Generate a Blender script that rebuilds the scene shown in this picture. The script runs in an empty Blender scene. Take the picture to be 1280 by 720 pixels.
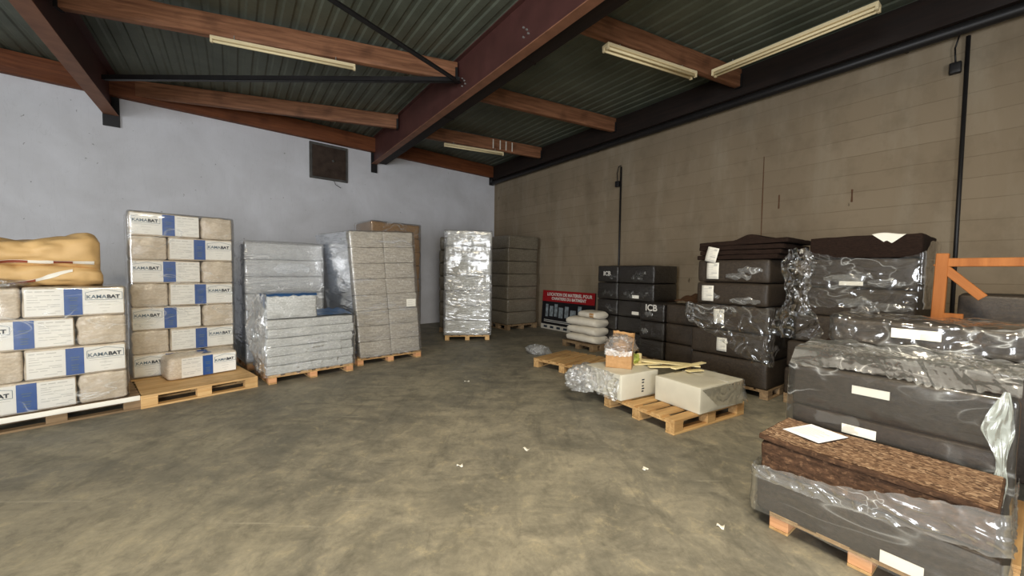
import bpy, bmesh, math, random
from mathutils import Vector, noise, Matrix
PI = math.pi
sc = bpy.context.scene
COL = sc.collection
random.seed(7)

# ------------------------------------------------------------------ materials
class NT:
    def __init__(s, name):
        s.m = bpy.data.materials.new(name); s.m.use_nodes = True
        s.t = s.m.node_tree; s.t.nodes.clear()
        s.out = s.n('ShaderNodeOutputMaterial')
    def n(s, typ, **kw):
        nd = s.t.nodes.new(typ)
        for k, v in kw.items():
            if k[0] == 'i':
                key = k[1:]; nd.inputs[int(key) if key.isdigit() else key.replace('_', ' ')].default_value = v
            else: setattr(nd, k, v)
        return nd
    def l(s, a, b): s.t.links.new(a, b)
    def coord(s, scale=(1, 1, 1), kind='Object', rot=(0, 0, 0)):
        tc = s.n('ShaderNodeTexCoord'); mp = s.n('ShaderNodeMapping')
        mp.inputs['Scale'].default_value = scale; mp.inputs['Rotation'].default_value = rot
        s.l(tc.outputs[kind], mp.inputs['Vector']); return mp.outputs[0]
    def noise(s, vec, scale, detail=4, rough=.55, dist=0):
        nd = s.n('ShaderNodeTexNoise'); nd.inputs['Scale'].default_value = scale
        nd.inputs['Detail'].default_value = detail; nd.inputs['Roughness'].default_value = rough
        nd.inputs['Distortion'].default_value = dist
        if vec is not None: s.l(vec, nd.inputs['Vector'])
        return nd.outputs['Fac']
    def ramp(s, fac, stops):
        r = s.n('ShaderNodeValToRGB'); cr = r.color_ramp
        while len(cr.elements) < len(stops): cr.elements.new(.5)
        for e, (p, c) in zip(cr.elements, stops):
            e.position = p; e.color = (*c, 1) if isinstance(c, tuple) else (c, c, c, 1)
        s.l(fac, r.inputs['Fac']); return r.outputs['Color']
    def mix(s, fac, a, b, mode='MIX'):
        m = s.n('ShaderNodeMix', data_type='RGBA', blend_type=mode)
        for sock, v in ((m.inputs[0], fac), (m.inputs[6], a), (m.inputs[7], b)):
            if isinstance(v, (int, float)): sock.default_value = v
            elif isinstance(v, tuple): sock.default_value = (*v, 1)
            else: s.l(v, sock)
        return m.outputs[2]
    def math(s, op, a, b=0.0):
        m = s.n('ShaderNodeMath', operation=op)
        for i, v in enumerate((a, b)):
            if isinstance(v, (int, float)): m.inputs[i].default_value = v
            else: s.l(v, m.inputs[i])
        return m.outputs[0]
    def bump(s, h, strength=.3, dist=.01):
        b = s.n('ShaderNodeBump'); b.inputs['Strength'].default_value = strength; b.inputs['Distance'].default_value = dist
        s.l(h, b.inputs['Height']); return b.outputs[0]
    def bsdf(s, col, rough=.6, metal=0, spec=.5, nrm=None, coat=0, coatr=.15):
        b = s.n('ShaderNodeBsdfPrincipled')
        if isinstance(col, tuple): b.inputs['Base Color'].default_value = (*col, 1)
        else: s.l(col, b.inputs['Base Color'])
        if isinstance(rough, (int, float)): b.inputs['Roughness'].default_value = rough
        else: s.l(rough, b.inputs['Roughness'])
        b.inputs['Metallic'].default_value = metal; b.inputs['Specular IOR Level'].default_value = spec
        b.inputs['Coat Weight'].default_value = coat; b.inputs['Coat Roughness'].default_value = coatr
        if nrm is not None: s.l(nrm, b.inputs['Normal']); s.l(nrm, b.inputs['Coat Normal'])
        return b.outputs[0]
    def done(s, sh): s.l(sh, s.out.inputs[0]); return s.m

def srgb(r, g, b):
    f = lambda c: (c / 255 / 12.92) if c / 255 <= .04045 else ((c / 255 + .055) / 1.055) ** 2.4
    return (f(r), f(g), f(b))

M = {}
def plain(name, col, rough=.6, metal=0, spec=.4, var=.12, scale=6, bump=0, coat=0):
    t = NT(name); v = t.coord()
    nz = t.noise(v, scale, 5)
    lo = tuple(c * (1 - var) for c in col); hi = tuple(min(1, c * (1 + var)) for c in col)
    c = t.ramp(nz, [(.3, lo), (.7, hi)])
    nr = t.bump(t.noise(v, scale * 5, 4), bump, .004) if bump else None
    M[name] = t.done(t.bsdf(c, rough, metal, spec, nr, coat)); return M[name]

def fibre(name, c1, c2, c3=None, scale=60, rough=.85, coat=0, wrinkle=0, stretch=(1, 1, 1), bumps=.5, spec=.3, rnd=.12, coatr=.18, layer=.3):
    """chopped-fibre insulation, optionally under tight clear film (coat + wrinkles)"""
    t = NT(name); v = t.coord(stretch)
    nz = t.noise(v, scale, 4, .7)
    c = t.ramp(nz, [(.3, c1), (.62, c2)] + ([(.72, c3)] if c3 else []))
    big = t.noise(v, 2.5, 3)
    lay = t.noise(t.coord((1.5, 1.5, 9)), 5, 4, .6)
    c = t.mix(t.ramp(lay, [(.42, .0), (.7, layer)]), c, tuple(x * .6 for x in c1))
    spk = t.noise(t.coord((1, 1, 1)), 38, 3, .6)
    c = t.mix(t.ramp(spk, [(.56, 0.0), (.72, layer)]), c, tuple(min(1, x * 1.25) for x in (c3 or c2)))
    c = t.mix(t.math('MULTIPLY', big, .35), c, tuple(x * .55 for x in c1))
    oi = t.n('ShaderNodeObjectInfo')
    c = t.mix(t.math('MULTIPLY', oi.outputs['Random'], rnd * 2), c, tuple(x * .6 for x in c2))
    h = t.math('MULTIPLY', nz, .4)
    if wrinkle:
        w = t.noise(t.coord((3, 3, 9)), 3.2, 5, .6, .9)
        h = t.math('ADD', h, t.math('MULTIPLY', w, wrinkle * 4))
    nr = t.bump(h, bumps, .008)
    M[name] = t.done(t.bsdf(c, rough, 0, spec, nr, coat, coatr)); return M[name]

def film(name, base=.03, streak=.35, tint=(.85, .87, .86), rough=.1, scale=3, stretch=(1, 1, 1.6), bump=.35):
    t = NT(name); v = t.coord(stretch)
    n1 = t.noise(v, scale * .8, 2, .5, 1.0)
    ridge = t.math('SUBTRACT', 1.0, t.math('ABSOLUTE', t.math('SUBTRACT', t.math('MULTIPLY', n1, 2.0), 1.0)))
    rp = t.math('POWER', ridge, 60.0)
    n2 = t.noise(v, scale * .45, 2)
    patch = t.ramp(n2, [(.46, 0.0), (.64, 1.0)])
    fac = t.math('ADD', base, t.math('MULTIPLY', t.math('MULTIPLY', rp, patch), streak))
    fac = t.math('MINIMUM', fac, .95)
    dn = t.n('ShaderNodeTexNoise'); dn.inputs['Scale'].default_value = scale; t.l(v, dn.inputs['Vector'])
    ds = t.n('ShaderNodeVectorMath', operation='SCALE'); ds.inputs['Scale'].default_value = .25; t.l(dn.outputs['Color'], ds.inputs[0])
    da = t.n('ShaderNodeVectorMath', operation='ADD'); t.l(v, da.inputs[0]); t.l(ds.outputs[0], da.inputs[1])
    vo = t.n('ShaderNodeTexVoronoi', feature='F1'); vo.inputs['Scale'].default_value = scale * 1.8; t.l(da.outputs[0], vo.inputs['Vector'])
    hgt = t.math('ADD', t.math('MULTIPLY', t.math('MULTIPLY', vo.outputs['Distance'], patch), 1.0), t.math('MULTIPLY', t.noise(v, scale * .7, 1), .5))
    nr = t.bump(hgt, bump, .02)
    tr = t.n('ShaderNodeBsdfTransparent'); tr.inputs[0].default_value = (.985, .985, .98, 1)
    pb = t.bsdf(tint, rough + .15, 0, .3, nr)
    mx = t.n('ShaderNodeMixShader'); t.l(fac, mx.inputs[0]); t.l(tr.outputs[0], mx.inputs[1]); t.l(pb, mx.inputs[2])
    gl = t.n('ShaderNodeBsdfGlossy'); gl.inputs['Roughness'].default_value = rough; gl.inputs[0].default_value = (1, 1, 1, 1); t.l(nr, gl.inputs['Normal'])
    fr = t.n('ShaderNodeFresnel'); fr.inputs[0].default_value = 1.5; t.l(nr, fr.inputs['Normal'])
    m2 = t.n('ShaderNodeMixShader'); t.l(t.math('MINIMUM', t.math('MULTIPLY', fr.outputs[0], 1.5), .6), m2.inputs[0]); t.l(mx.outputs[0], m2.inputs[1]); t.l(gl.outputs[0], m2.inputs[2])
    M[name] = t.done(m2.outputs[0]); return M[name]

def wood(name, c1, c2, rough=.7, axis=0, scale=1.0):
    t = NT(name); st = [14, 14, 14]; st[axis] = .9
    v = t.coord(tuple(st)); nz = t.noise(v, 1.6 * scale, 5, .6, .6)
    c = t.ramp(nz, [(.3, c1), (.7, c2)])
    oi = t.n('ShaderNodeObjectInfo')
    c = t.mix(t.math('MULTIPLY', oi.outputs['Random'], .35), c, tuple(x * .55 for x in c1))
    k = t.noise(t.coord(), 3.0, 3); c = t.mix(t.ramp(k, [(.55, 0.0), (.75, .5)]), c, tuple(x * .5 for x in c1))
    M[name] = t.done(t.bsdf(c, rough, 0, .3, t.bump(nz, .25, .004))); return M[name]

# floor ------------------------------------------------------------
t = NT('stained_concrete'); v = t.coord()
a = t.noise(v, .55, 6, .62, .9); b = t.noise(t.coord((1, 1, 1), rot=(0, 0, .6)), 2.2, 6, .68, .7)
cc = t.ramp(a, [(.28, srgb(92, 91, 84)), (.44, srgb(122, 119, 108)), (.56, srgb(146, 140, 123)), (.72, srgb(172, 164, 142))])
c2 = t.ramp(b, [(.3, srgb(88, 87, 79)), (.5, srgb(132, 127, 113)), (.72, srgb(172, 164, 143))])
col = t.mix(.5, cc, c2)
sw = t.noise(t.coord((.6, 1.5, 1), rot=(0, 0, -.55)), .9, 6, .62, 2.2)          # tyre and trolley sweeps
col = t.mix(t.ramp(sw, [(.5, 0.0), (.62, .42), (.7, .12)]), col, srgb(84, 83, 76))
sw2 = t.noise(t.coord((1.3, .5, 1), rot=(0, 0, -.95)), 1.3, 6, .6, 2.4)
col = t.mix(t.ramp(sw2, [(.54, 0.0), (.6, .32), (.66, .05)]), col, srgb(82, 81, 74))
sw3 = t.noise(t.coord((.7, .7, 1), rot=(0, 0, .3)), 1.0, 7, .62, .8)
col = t.mix(t.ramp(sw3, [(.5, 0.0), (.75, .45)]), col, srgb(184, 176, 152))
gr = t.noise(v, 5.5, 8, .78, .4)
col = t.mix(t.ramp(gr, [(.34, .5), (.5, 0.0)]), col, srgb(80, 78, 70)); col = t.mix(t.ramp(gr, [(.54, 0.0), (.7, .45)]), col, srgb(192, 179, 146))
scr = t.noise(t.coord((.5, 9, 1), rot=(0, 0, -.75)), 1.4, 4, .6, .3); col = t.mix(t.ramp(scr, [(.66, 0.0), (.7, .35)]), col, srgb(178, 172, 154))
fine = t.noise(v, 26, 4, .7); col = t.mix(t.ramp(fine, [(.35, .22), (.65, 0.0)]), col, srgb(84, 80, 70))
spk = t.noise(v, 60, 2); col = t.mix(t.ramp(spk, [(.74, 0.0), (.8, .5)]), col, srgb(205, 198, 175))
cr = t.n('ShaderNodeTexVoronoi', feature='DISTANCE_TO_EDGE'); cr.inputs['Scale'].default_value = .33
wv = t.n('ShaderNodeVectorMath', operation='ADD'); nn = t.n('ShaderNodeTexNoise'); nn.inputs['Scale'].default_value = 1.2
sca = t.n('ShaderNodeVectorMath', operation='SCALE'); sca.inputs['Scale'].default_value = .5
t.l(v, nn.inputs['Vector']); t.l(nn.outputs['Color'], sca.inputs[0]); t.l(sca.outputs[0], wv.inputs[1]); t.l(v, wv.inputs[0]); t.l(wv.outputs[0], cr.inputs['Vector'])
col = t.mix(t.ramp(cr.outputs['Distance'], [(.0, .12), (.003, 0.0)]), col, srgb(90, 80, 65))
M['floor'] = t.done(t.bsdf(col, t.ramp(b, [(.3, .45), (.7, .75)]), 0, .35, t.bump(fine, .15, .004)))

# left wall: white painted render -----------------------------------
t = NT('white_render'); v = t.coord()
a = t.noise(v, .8, 6, .6, .4); b = t.noise(v, 7, 5, .65)
col = t.ramp(a, [(.3, srgb(205, 204, 206)), (.7, srgb(228, 228, 232))])
col = t.mix(t.ramp(b, [(.62, 0.0), (.75, .25)]), col, srgb(190, 188, 186))
sp = t.noise(v, 13, 2, .5, .5); col = t.mix(t.ramp(sp, [(.735, 0.0), (.76, .7)]), col, srgb(120, 118, 115))
cr = t.noise(t.coord((5, 5, .6)), 1.0, 5, .6, 1.5)
col = t.mix(t.ramp(t.math('ABSOLUTE', t.math('SUBTRACT', cr, .5)), [(0.0, .12), (.006, 0.0)]), col, srgb(130, 128, 126))
M['wall_white'] = t.done(t.bsdf(col, .85, 0, .25, t.bump(b, .2, .01)))

# right wall: bare grey-brown blocks --------------------------------
t = NT('bare_blockwork')
tc = t.n('ShaderNodeTexCoord'); sx = t.n('ShaderNodeSeparateXYZ'); cx = t.n('ShaderNodeCombineXYZ')
t.l(tc.outputs['Object'], sx.inputs[0]); t.l(sx.outputs[0], cx.inputs[0]); t.l(sx.outputs[2], cx.inputs[1]); v = cx.outputs[0]
br = t.n('ShaderNodeTexBrick'); br.inputs['Scale'].default_value = 1; br.inputs['Brick Width'].default_value = 60.0; br.inputs['Row Height'].default_value = .25
br.inputs['Mortar Size'].default_value = .006; br.inputs['Mortar Smooth'].default_value = .4; br.offset = .5
br.inputs['Color1'].default_value = (*srgb(137, 122, 101), 1); br.inputs['Color2'].default_value = (*srgb(143, 128, 107), 1); br.inputs['Mortar'].default_value = (*srgb(122, 107, 87), 1)
wb = t.noise(v, 3, 3); wv = t.n('ShaderNodeVectorMath', operation='ADD'); ws = t.n('ShaderNodeMath', operation='MULTIPLY'); ws.inputs[1].default_value = .03
t.l(wb, ws.inputs[0]); t.l(v, wv.inputs[0]); t.l(ws.outputs[0], wv.inputs[1]); t.l(wv.outputs[0], br.inputs['Vector'])
col = br.outputs['Color']
pan = t.noise(t.coord((.9, .9, .16)), 1.0, 3, .5); col = t.mix(t.ramp(pan, [(.35, .55), (.65, 0.0)]), col, srgb(120, 106, 87))
drip = t.noise(t.coord((2.2, 2.2, .5)), 1.2, 5, .6); col = t.mix(t.ramp(drip, [(.5, 0.0), (.72, .35)]), col, srgb(160, 151, 133))
dk = t.noise(t.coord((1.3, 1.3, 1.0)), 1.5, 6, .65); col = t.mix(t.ramp(dk, [(.5, 0.0), (.72, .5)]), col, srgb(104, 91, 73))
bl = t.noise(t.coord((3.5, 3.5, 2.0)), 1.6, 3); col = t.mix(t.ramp(bl, [(.72, 0.0), (.76, .75)]), col, srgb(70, 58, 44))
M['wall_block'] = t.done(t.bsdf(col, .9, 0, .2, t.bump(t.math('ADD', br.outputs['Fac'], t.noise(v, 30, 4)), .25, .006)))

# roof sheets
t = NT('roof_sheet'); v = t.coord(); a = t.noise(v, 1.3, 5); sg = t.noise(t.coord((1, 1, 1)), 22, 3)
col = t.ramp(a, [(.3, srgb(84, 90, 78)), (.7, srgb(112, 118, 104))]); col = t.mix(t.ramp(sg, [(.5, 0.0), (.8, .3)]), col, srgb(70, 72, 62))
M['roof'] = t.done(t.bsdf(col, .55, .2, .4))
wood('stained_timber', srgb(104, 66, 44), srgb(164, 114, 82), .6, 0)
wood('dark_timber', srgb(96, 52, 28), srgb(140, 82, 48), .65, 0)
plain('oxide_steel', srgb(82, 50, 46), .5, .0, .4, .2, 3)
plain('lit_flange', srgb(136, 94, 72), .6, .0, .3, .2, 5)  # paler copy of the rafter steel: light put into the bottom flange colour
wood('shaded_timber', srgb(24, 17, 14), srgb(40, 27, 20), .7, 0)  # shade put into the timber colour: block-wall beam and rafter strip
plain('black_steel', srgb(34, 32, 32), .45, .2, .4, .2)
plain('galvanised', srgb(170, 170, 165), .4, .6)
wood('pallet_new', srgb(205, 160, 102), srgb(236, 200, 145), .65, 0)
wood('pallet_old', srgb(172, 130, 82), srgb(222, 184, 128), .7, 0)
wood('pallet_grey', srgb(120, 98, 74), srgb(165, 138, 104), .8, 0)
wood('pallet_block', srgb(198, 140, 96), srgb(232, 178, 130), .75, 1)
wood('orange_timber', srgb(150, 88, 38), srgb(184, 116, 58), .6, 2, .6)
wood('pale_slat', srgb(236, 214, 150), srgb(252, 240, 196), .7, 0)
# insulation
fibre('hemp', srgb(204, 188, 165), srgb(232, 219, 200), srgb(246, 239, 226), 40, .6, .6, .12, (1, 1, 1.4), .5)
fibre('grey_board', srgb(164, 165, 162), srgb(220, 221, 218), srgb(240, 240, 238), 50, .6, .6, .2, (1, 1, 2.2), .6, .35, .06, .2, .55)
fibre('wrapped_board', srgb(168, 170, 172), srgb(216, 219, 222), srgb(236, 238, 240), 46, .45, .9, .7, (1, 1, 2.2), .9, .5, .06, .14, .4)
fibre('beige_board', srgb(158, 150, 138), srgb(214, 207, 195), srgb(232, 226, 216), 46, .6, .5, .25, (1, 1, 2.4), .6, .35, .04, .2, .6)
fibre('brown_board', srgb(134, 104, 74), srgb(190, 154, 114), None, 40, .7, .4, .15, (1, 1, 2), .5)
fibre('silver_pack', srgb(176, 174, 165), srgb(226, 224, 214), srgb(246, 244, 238), 26, .3, 1.0, 1.0, (1, 1, 2.2), 1.0, .7, .05, .16, .4)
fibre('dull_pack', srgb(100, 92, 78), srgb(136, 127, 110), srgb(154, 145, 127), 26, .5, .5, .4, (1, 1, 2), .7, .4, .06)
fibre('dark_cork', srgb(42, 35, 28), srgb(68, 57, 46), srgb(86, 73, 59), 40, .65, .2, .14, (1, 1, 1.2), .5, .35, .12, .3, .2)
fibre('black_cork', srgb(27, 24, 22), srgb(46, 41, 37), srgb(62, 56, 50), 50, .45, .7, .5, (1, 1, 1.2), .8, .5, .1, .2, .2)
fibre('cork_edge', srgb(48, 34, 25), srgb(96, 70, 52), srgb(128, 98, 74), 22, .9, 0, 0, (1, 1, 2.4), 1.0, .2, .12, .2, .6)
fibre('dark_sheet', srgb(30, 21, 17), srgb(50, 36, 29), None, 30, .9, 0, 0, (1, 1, 3), .9, .15)
t = NT('cork_face'); v = t.coord((1, 1.7, 1), rot=(0, 0, .5))
vo = t.n('ShaderNodeTexVoronoi'); vo.inputs['Scale'].default_value = 58; t.l(v, vo.inputs['Vector'])
sep = t.n('ShaderNodeSeparateColor'); t.l(vo.outputs['Color'], sep.inputs[0])
c = t.ramp(sep.outputs[0], [(.1, srgb(68, 51, 41)), (.45, srgb(112, 89, 71)), (.8, srgb(138, 113, 91)), (1.0, srgb(166, 142, 117))])
c = t.mix(t.ramp(t.noise(v, 5, 5, .6), [(.35, .0), (.75, .45)]), c, srgb(128, 98, 74))
M['cork_face'] = t.done(t.bsdf(c, .9, 0, .2, t.bump(vo.outputs['Distance'], .5, .004)))
fibre('kraft', srgb(182, 138, 92), srgb(205, 162, 114), None, 18, .8, 0, 0, (1, 1, 1), .15, .2)
fibre('brown_paper', srgb(78, 54, 38), srgb(112, 82, 60), None, 12, .8, 0, 0, (1, 1, 1), .4, .2)
plain('grey_carton', srgb(206, 201, 184), .6, 0, .4, .06, 5, .1, .3)
plain('sack_white', srgb(214, 206, 190), .7, 0, .3, .08, 5, .2)
plain('sack_beige', srgb(206, 170, 116), .55, 0, .4, .12, 4, .25)
plain('paper', srgb(236, 232, 220), .7, 0, .3, .03)
plain('note_paper', srgb(240, 242, 248), .7, 0, .3, .02)
plain('label_white', srgb(236, 234, 227), .35, 0, .5, .03, 6, 0, .3)
plain('band_blue', srgb(44, 84, 150), .35, 0, .5, .12, 9, 0, .3)
plain('blue_sheet', srgb(54, 92, 140), .3, 0, .5, .25, 5, .3, .4)
plain('ink_grey', srgb(92, 112, 126), .6)
plain('ink_dark', srgb(40, 48, 58), .6)
plain('ink_faint', srgb(196, 194, 188), .6)
plain('ink_white', srgb(214, 210, 202), .6)
plain('stripe_brown', srgb(140, 72, 52), .6)
plain('sign_red', srgb(150, 22, 28), .5, 0, .4, .1)
plain('sign_black', srgb(22, 20, 24), .5)
plain('sign_foot', srgb(190, 184, 172), .6)
plain('sign_machine', srgb(128, 136, 140), .6, 0, .4, .5, 14)
plain('lime_wrap', srgb(176, 186, 88), .5, 0, .4, .25, 14)
plain('tube_cream', srgb(240, 222, 176), .45, 0, .4, .04)
plain('lamp_body', srgb(226, 208, 166), .5, 0, .4, .05)
plain('vent_rust', srgb(66, 54, 46), .8, 0, .2, .35, 6, .3)
plain('vent_frame', srgb(84, 82, 78), .7, 0, .3, .3)
film('clear_film', .02, .5)
film('thin_film', .0, .6, scale=3, stretch=(.7, .7, 2.0))
film('wrap_film', .05, .7, (.86, .87, .9), .14, 4, (.5, .5, 3.5), 1.0)
film('hazy_film', .12, .6, (.86, .87, .86), .12, 4)
film('matte_film', .05, .5, (.74, .74, .70), .16, 3, (.5, .5, 2))
film('shiny_film', .16, .6, (.88, .88, .86), .10, 6, (.6, 1.2, 1.2), .8)
film('silver_film', .16, .9, (.92, .92, .92), .13, 5, (.5, .5, 2.2), 1.0)
film('glint_film', .07, .8, (.88, .89, .92), .14, 4.5, (.5, .5, 2.4), .9)
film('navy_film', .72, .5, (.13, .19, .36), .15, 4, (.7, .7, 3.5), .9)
film('milky_film', .42, .3, (.88, .88, .86), .2, 5)
film('green_film', .45, .3, (.62, .68, .62), .2, 4)
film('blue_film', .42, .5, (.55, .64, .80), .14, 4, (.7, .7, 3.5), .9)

# ------------------------------------------------------------------ object helpers
def link(name, me, mat=None, parent=None, loc=(0, 0, 0), rot=(0, 0, 0)):
    o = bpy.data.objects.new(name, me); COL.objects.link(o)
    if mat is not None and me is not None and not me.materials: me.materials.append(M[mat] if isinstance(mat, str) else mat)
    o.parent = parent; o.location = loc; o.rotation_euler = rot
    return o
def tag(o, label, cat, group=None, kind=None):
    o['label'] = label; o['category'] = cat
    if group: o['group'] = group
    if kind: o['kind'] = kind
    return o
def thing(name, label, cat, loc=(0, 0, 0), rz=0, group=None):
    o = link(name, None, loc=loc, rot=(0, 0, rz)); o.empty_display_size = .1
    return tag(o, label, cat, group)
def copy_tree(o, parent=None):
    c = o.copy(); COL.objects.link(c); c.parent = parent
    for ch in list(o.children): copy_tree(ch, c)
    return c
def mesh(bm, smooth=False, name='m'):
    me = bpy.data.meshes.new(name); bm.normal_update(); bm.to_mesh(me); bm.free()
    if smooth:
        for p in me.polygons: p.use_smooth = True
    return me
def box(bm, x0, x1, y0, y1, z0, z1, bev=0):
    vs = [bm.verts.new((x, y, z)) for x in (x0, x1) for y in (y0, y1) for z in (z0, z1)]
    fs = [bm.faces.new([vs[i] for i in q]) for q in ((0, 1, 3, 2), (4, 6, 7, 5), (0, 4, 5, 1), (2, 3, 7, 6), (0, 2, 6, 4), (1, 5, 7, 3))]
    if bev:
        es = list({e for f in fs for e in f.edges})
        bmesh.ops.bevel(bm, geom=es, offset=bev, segments=1, affect='EDGES')
    return vs
def boxm(x0, x1, y0, y1, z0, z1, bev=.003):
    bm = bmesh.new(); box(bm, x0, x1, y0, y1, z0, z1, bev); return mesh(bm)
def tube(bm, p, q, r, n=10, cap=True):
    p = Vector(p); q = Vector(q); d = (q - p).normalized(); u = d.orthogonal().normalized(); w = d.cross(u)
    A = [bm.verts.new(p + (u * math.cos(2 * PI * i / n) + w * math.sin(2 * PI * i / n)) * r) for i in range(n)]
    B = [bm.verts.new(q + (u * math.cos(2 * PI * i / n) + w * math.sin(2 * PI * i / n)) * r) for i in range(n)]
    for i in range(n): bm.faces.new((A[i], A[(i + 1) % n], B[(i + 1) % n], B[i]))
    if cap: bm.faces.new(A[::-1]); bm.faces.new(B)
def ribbon(pts, r, n=8):
    bm = bmesh.new()
    for a, b in zip(pts, pts[1:]): tube(bm, a, b, r, n)
    return mesh(bm, True)
def axis_pts(L, r, n):
    inner = [r + (L - 2 * r) * i / n for i in range(n + 1)]
    return [0, r * .3] + inner + [L - r * .3, L]
def rbox(w, d, h, r=.02, nx=10, ny=6, nz=4, amp=.004, freq=6, seed=0, bulge=0, fn=None, front_flat=False, fine=0, ffreq=20):
    """rounded, slightly lumpy box: centred in x,y, z from 0"""
    X, Y, Z = axis_pts(w, r, nx), axis_pts(d, r, ny), axis_pts(h, r, nz)
    bm = bmesh.new(); V = {}
    I, J, K = len(X) - 1, len(Y) - 1, len(Z) - 1
    sd = Vector((seed * 7.31, seed * 3.17, seed * 1.77))
    def vert(i, j, k):
        if (i, j, k) in V: return V[(i, j, k)]
        p = Vector((X[i] - w / 2, Y[j] - d / 2, Z[k]))
        c = Vector((max(-w / 2 + r, min(w / 2 - r, p.x)), max(-d / 2 + r, min(d / 2 - r, p.y)), max(r, min(h - r, p.z))))
        nrm = (p - c); 
        nrm = nrm.normalized() if nrm.length > 1e-9 else Vector((0, 0, 1))
        q = c + nrm * r
        a = noise.noise(q * freq + sd) * amp
        if fine: a += (abs(noise.noise(q * ffreq + sd)) - .25) * fine
        if bulge:
            fx, fy, fz = 1 - (2 * q.x / w) ** 2, 1 - (2 * q.y / d) ** 2, 1 - (2 * q.z / h - 1) ** 2
            m = max(abs(nrm.x) * fy * fz, abs(nrm.y) * fx * fz, max(0, nrm.z) * fx * fy * .6); a += bulge * m
        if front_flat and nrm.y < -.9: a *= .15
        if nrm.z < -.5: a = 0
        q = q + nrm * a
        if fn: q = fn(q)
        V[(i, j, k)] = bm.verts.new(q); return V[(i, j, k)]
    for i in range(I):
        for j in range(J):
            bm.faces.new((vert(i, j, 0), vert(i, j + 1, 0), vert(i + 1, j + 1, 0), vert(i + 1, j, 0)))
            bm.faces.new((vert(i, j, K), vert(i + 1, j, K), vert(i + 1, j + 1, K), vert(i, j + 1, K)))
    for i in range(I):
        for k in range(K):
            bm.faces.new((vert(i, 0, k), vert(i + 1, 0, k), vert(i + 1, 0, k + 1), vert(i, 0, k + 1)))
            bm.faces.new((vert(i, J, k), vert(i, J, k + 1), vert(i + 1, J, k + 1), vert(i + 1, J, k)))
    for j in range(J):
        for k in range(K):
            bm.faces.new((vert(0, j, k), vert(0, j, k + 1), vert(0, j + 1, k + 1), vert(0, j + 1, k)))
            bm.faces.new((vert(I, j, k), vert(I, j + 1, k), vert(I, j + 1, k + 1), vert(I, j, k + 1)))
    return mesh(bm, True)
def sheet(fn, nu, nv, thick=0):
    """surface from fn(u,v), u,v in 0..1"""
    bm = bmesh.new(); G = [[bm.verts.new(fn(i / nu, j / nv)) for j in range(nv + 1)] for i in range(nu + 1)]
    for i in range(nu):
        for j in range(nv): bm.faces.new((G[i][j], G[i + 1][j], G[i + 1][j + 1], G[i][j + 1]))
    if thick:
        bm.normal_update(); bmesh.ops.solidify(bm, geom=bm.faces[:], thickness=thick)
    return mesh(bm, True)
def path_at(pts, u):
    L = [(Vector(b) - Vector(a)).length for a, b in zip(pts, pts[1:])]; T = sum(L); x = u * T
    for k, l in enumerate(L):
        if x <= l or k == len(L) - 1:
            f = max(0, min(1, x / l)); a, b = Vector(pts[k]), Vector(pts[k + 1]); d = (b - a).normalized()
            return a.lerp(b, f), Vector((d.y, -d.x))
        x -= l
def interp(prof, u):
    for (a, va), (b, vb) in zip(prof, prof[1:]):
        if u <= b: f = (u - a) / (b - a) if b > a else 0; return va + (vb - va) * f
    return prof[-1][1]
def skirt(pts, top, bot, amp=.015, seed=0, nu=110, nv=26, off=.012, freq=(9, 14), flare=0):
    """film hanging along a plan polyline (outward = right-hand side of travel); top/bot are (u,z) profiles"""
    sd = Vector((seed * 5.3, seed * 2.1, seed))
    def fn(u, v):
        p, nr = path_at(pts, u); zt, zb = interp(top, u), interp(bot, u); z = zt + (zb - zt) * v
        q = Vector((u * freq[0], z * freq[1], 0)) + sd
        d = off + amp * .5 * (.6 + noise.noise(q * .6)) + amp * .8 * max(0, 1 - abs(noise.noise(q * .9 + sd)) * 5) * (.3 + .7 * v)
        d = max(off * .5, d) + flare * v * v
        zz = z + noise.noise(q * 1.7) * amp * .8
        return (p.x + nr.x * d, p.y + nr.y * d, zz)
    return sheet(fn, nu, nv)
def clump(w, d, h, seed=0, sub=5, rough=.34, freq=2.2):
    """crumpled lump of plastic, centred, resting on z=0"""
    bm = bmesh.new(); bmesh.ops.create_icosphere(bm, subdivisions=sub, radius=1)
    sd = Vector((seed * 3.3, seed * 1.9, seed * 5.1))
    for v_ in bm.verts:
        n_ = v_.co.normalized(); q = n_ * freq + sd
        a = 1 + rough * noise.noise(q * .7) + rough * 1.3 * (.4 - abs(noise.noise(q * 1.7))) + rough * .5 * (.3 - abs(noise.noise(q * 4.1)))
        v_.co = Vector((n_.x * a * w / 2, n_.y * a * d / 2, max(-.94, n_.z * a) * h / 2))
    zmin = min(v_.co.z for v_ in bm.verts)
    for v_ in bm.verts: v_.co.z -= zmin
    return mesh(bm, True)
_tx = {}
def text(body, size, align='CENTER', ext=.0008, bold=0):
    key = (body, size, align, bold)
    if key in _tx: return _tx[key]
    cu = bpy.data.curves.new('lettering', 'FONT'); cu.body = body; cu.size = size; cu.align_x = align; cu.align_y = 'CENTER'; cu.extrude = ext; cu.offset = bold; cu.resolution_u = 3
    o = bpy.data.objects.new('tmp', cu); COL.objects.link(o)
    dg = bpy.context.evaluated_depsgraph_get(); me = bpy.data.meshes.new_from_object(o.evaluated_get(dg))
    bpy.data.objects.remove(o); _tx[key] = me; return me
def R(a): return math.radians(a)
def fr(P, a, x, y):
    c, s = math.cos(R(a)), math.sin(R(a)); return (P[0] + x * c - y * s, P[1] + x * s + y * c)
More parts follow.
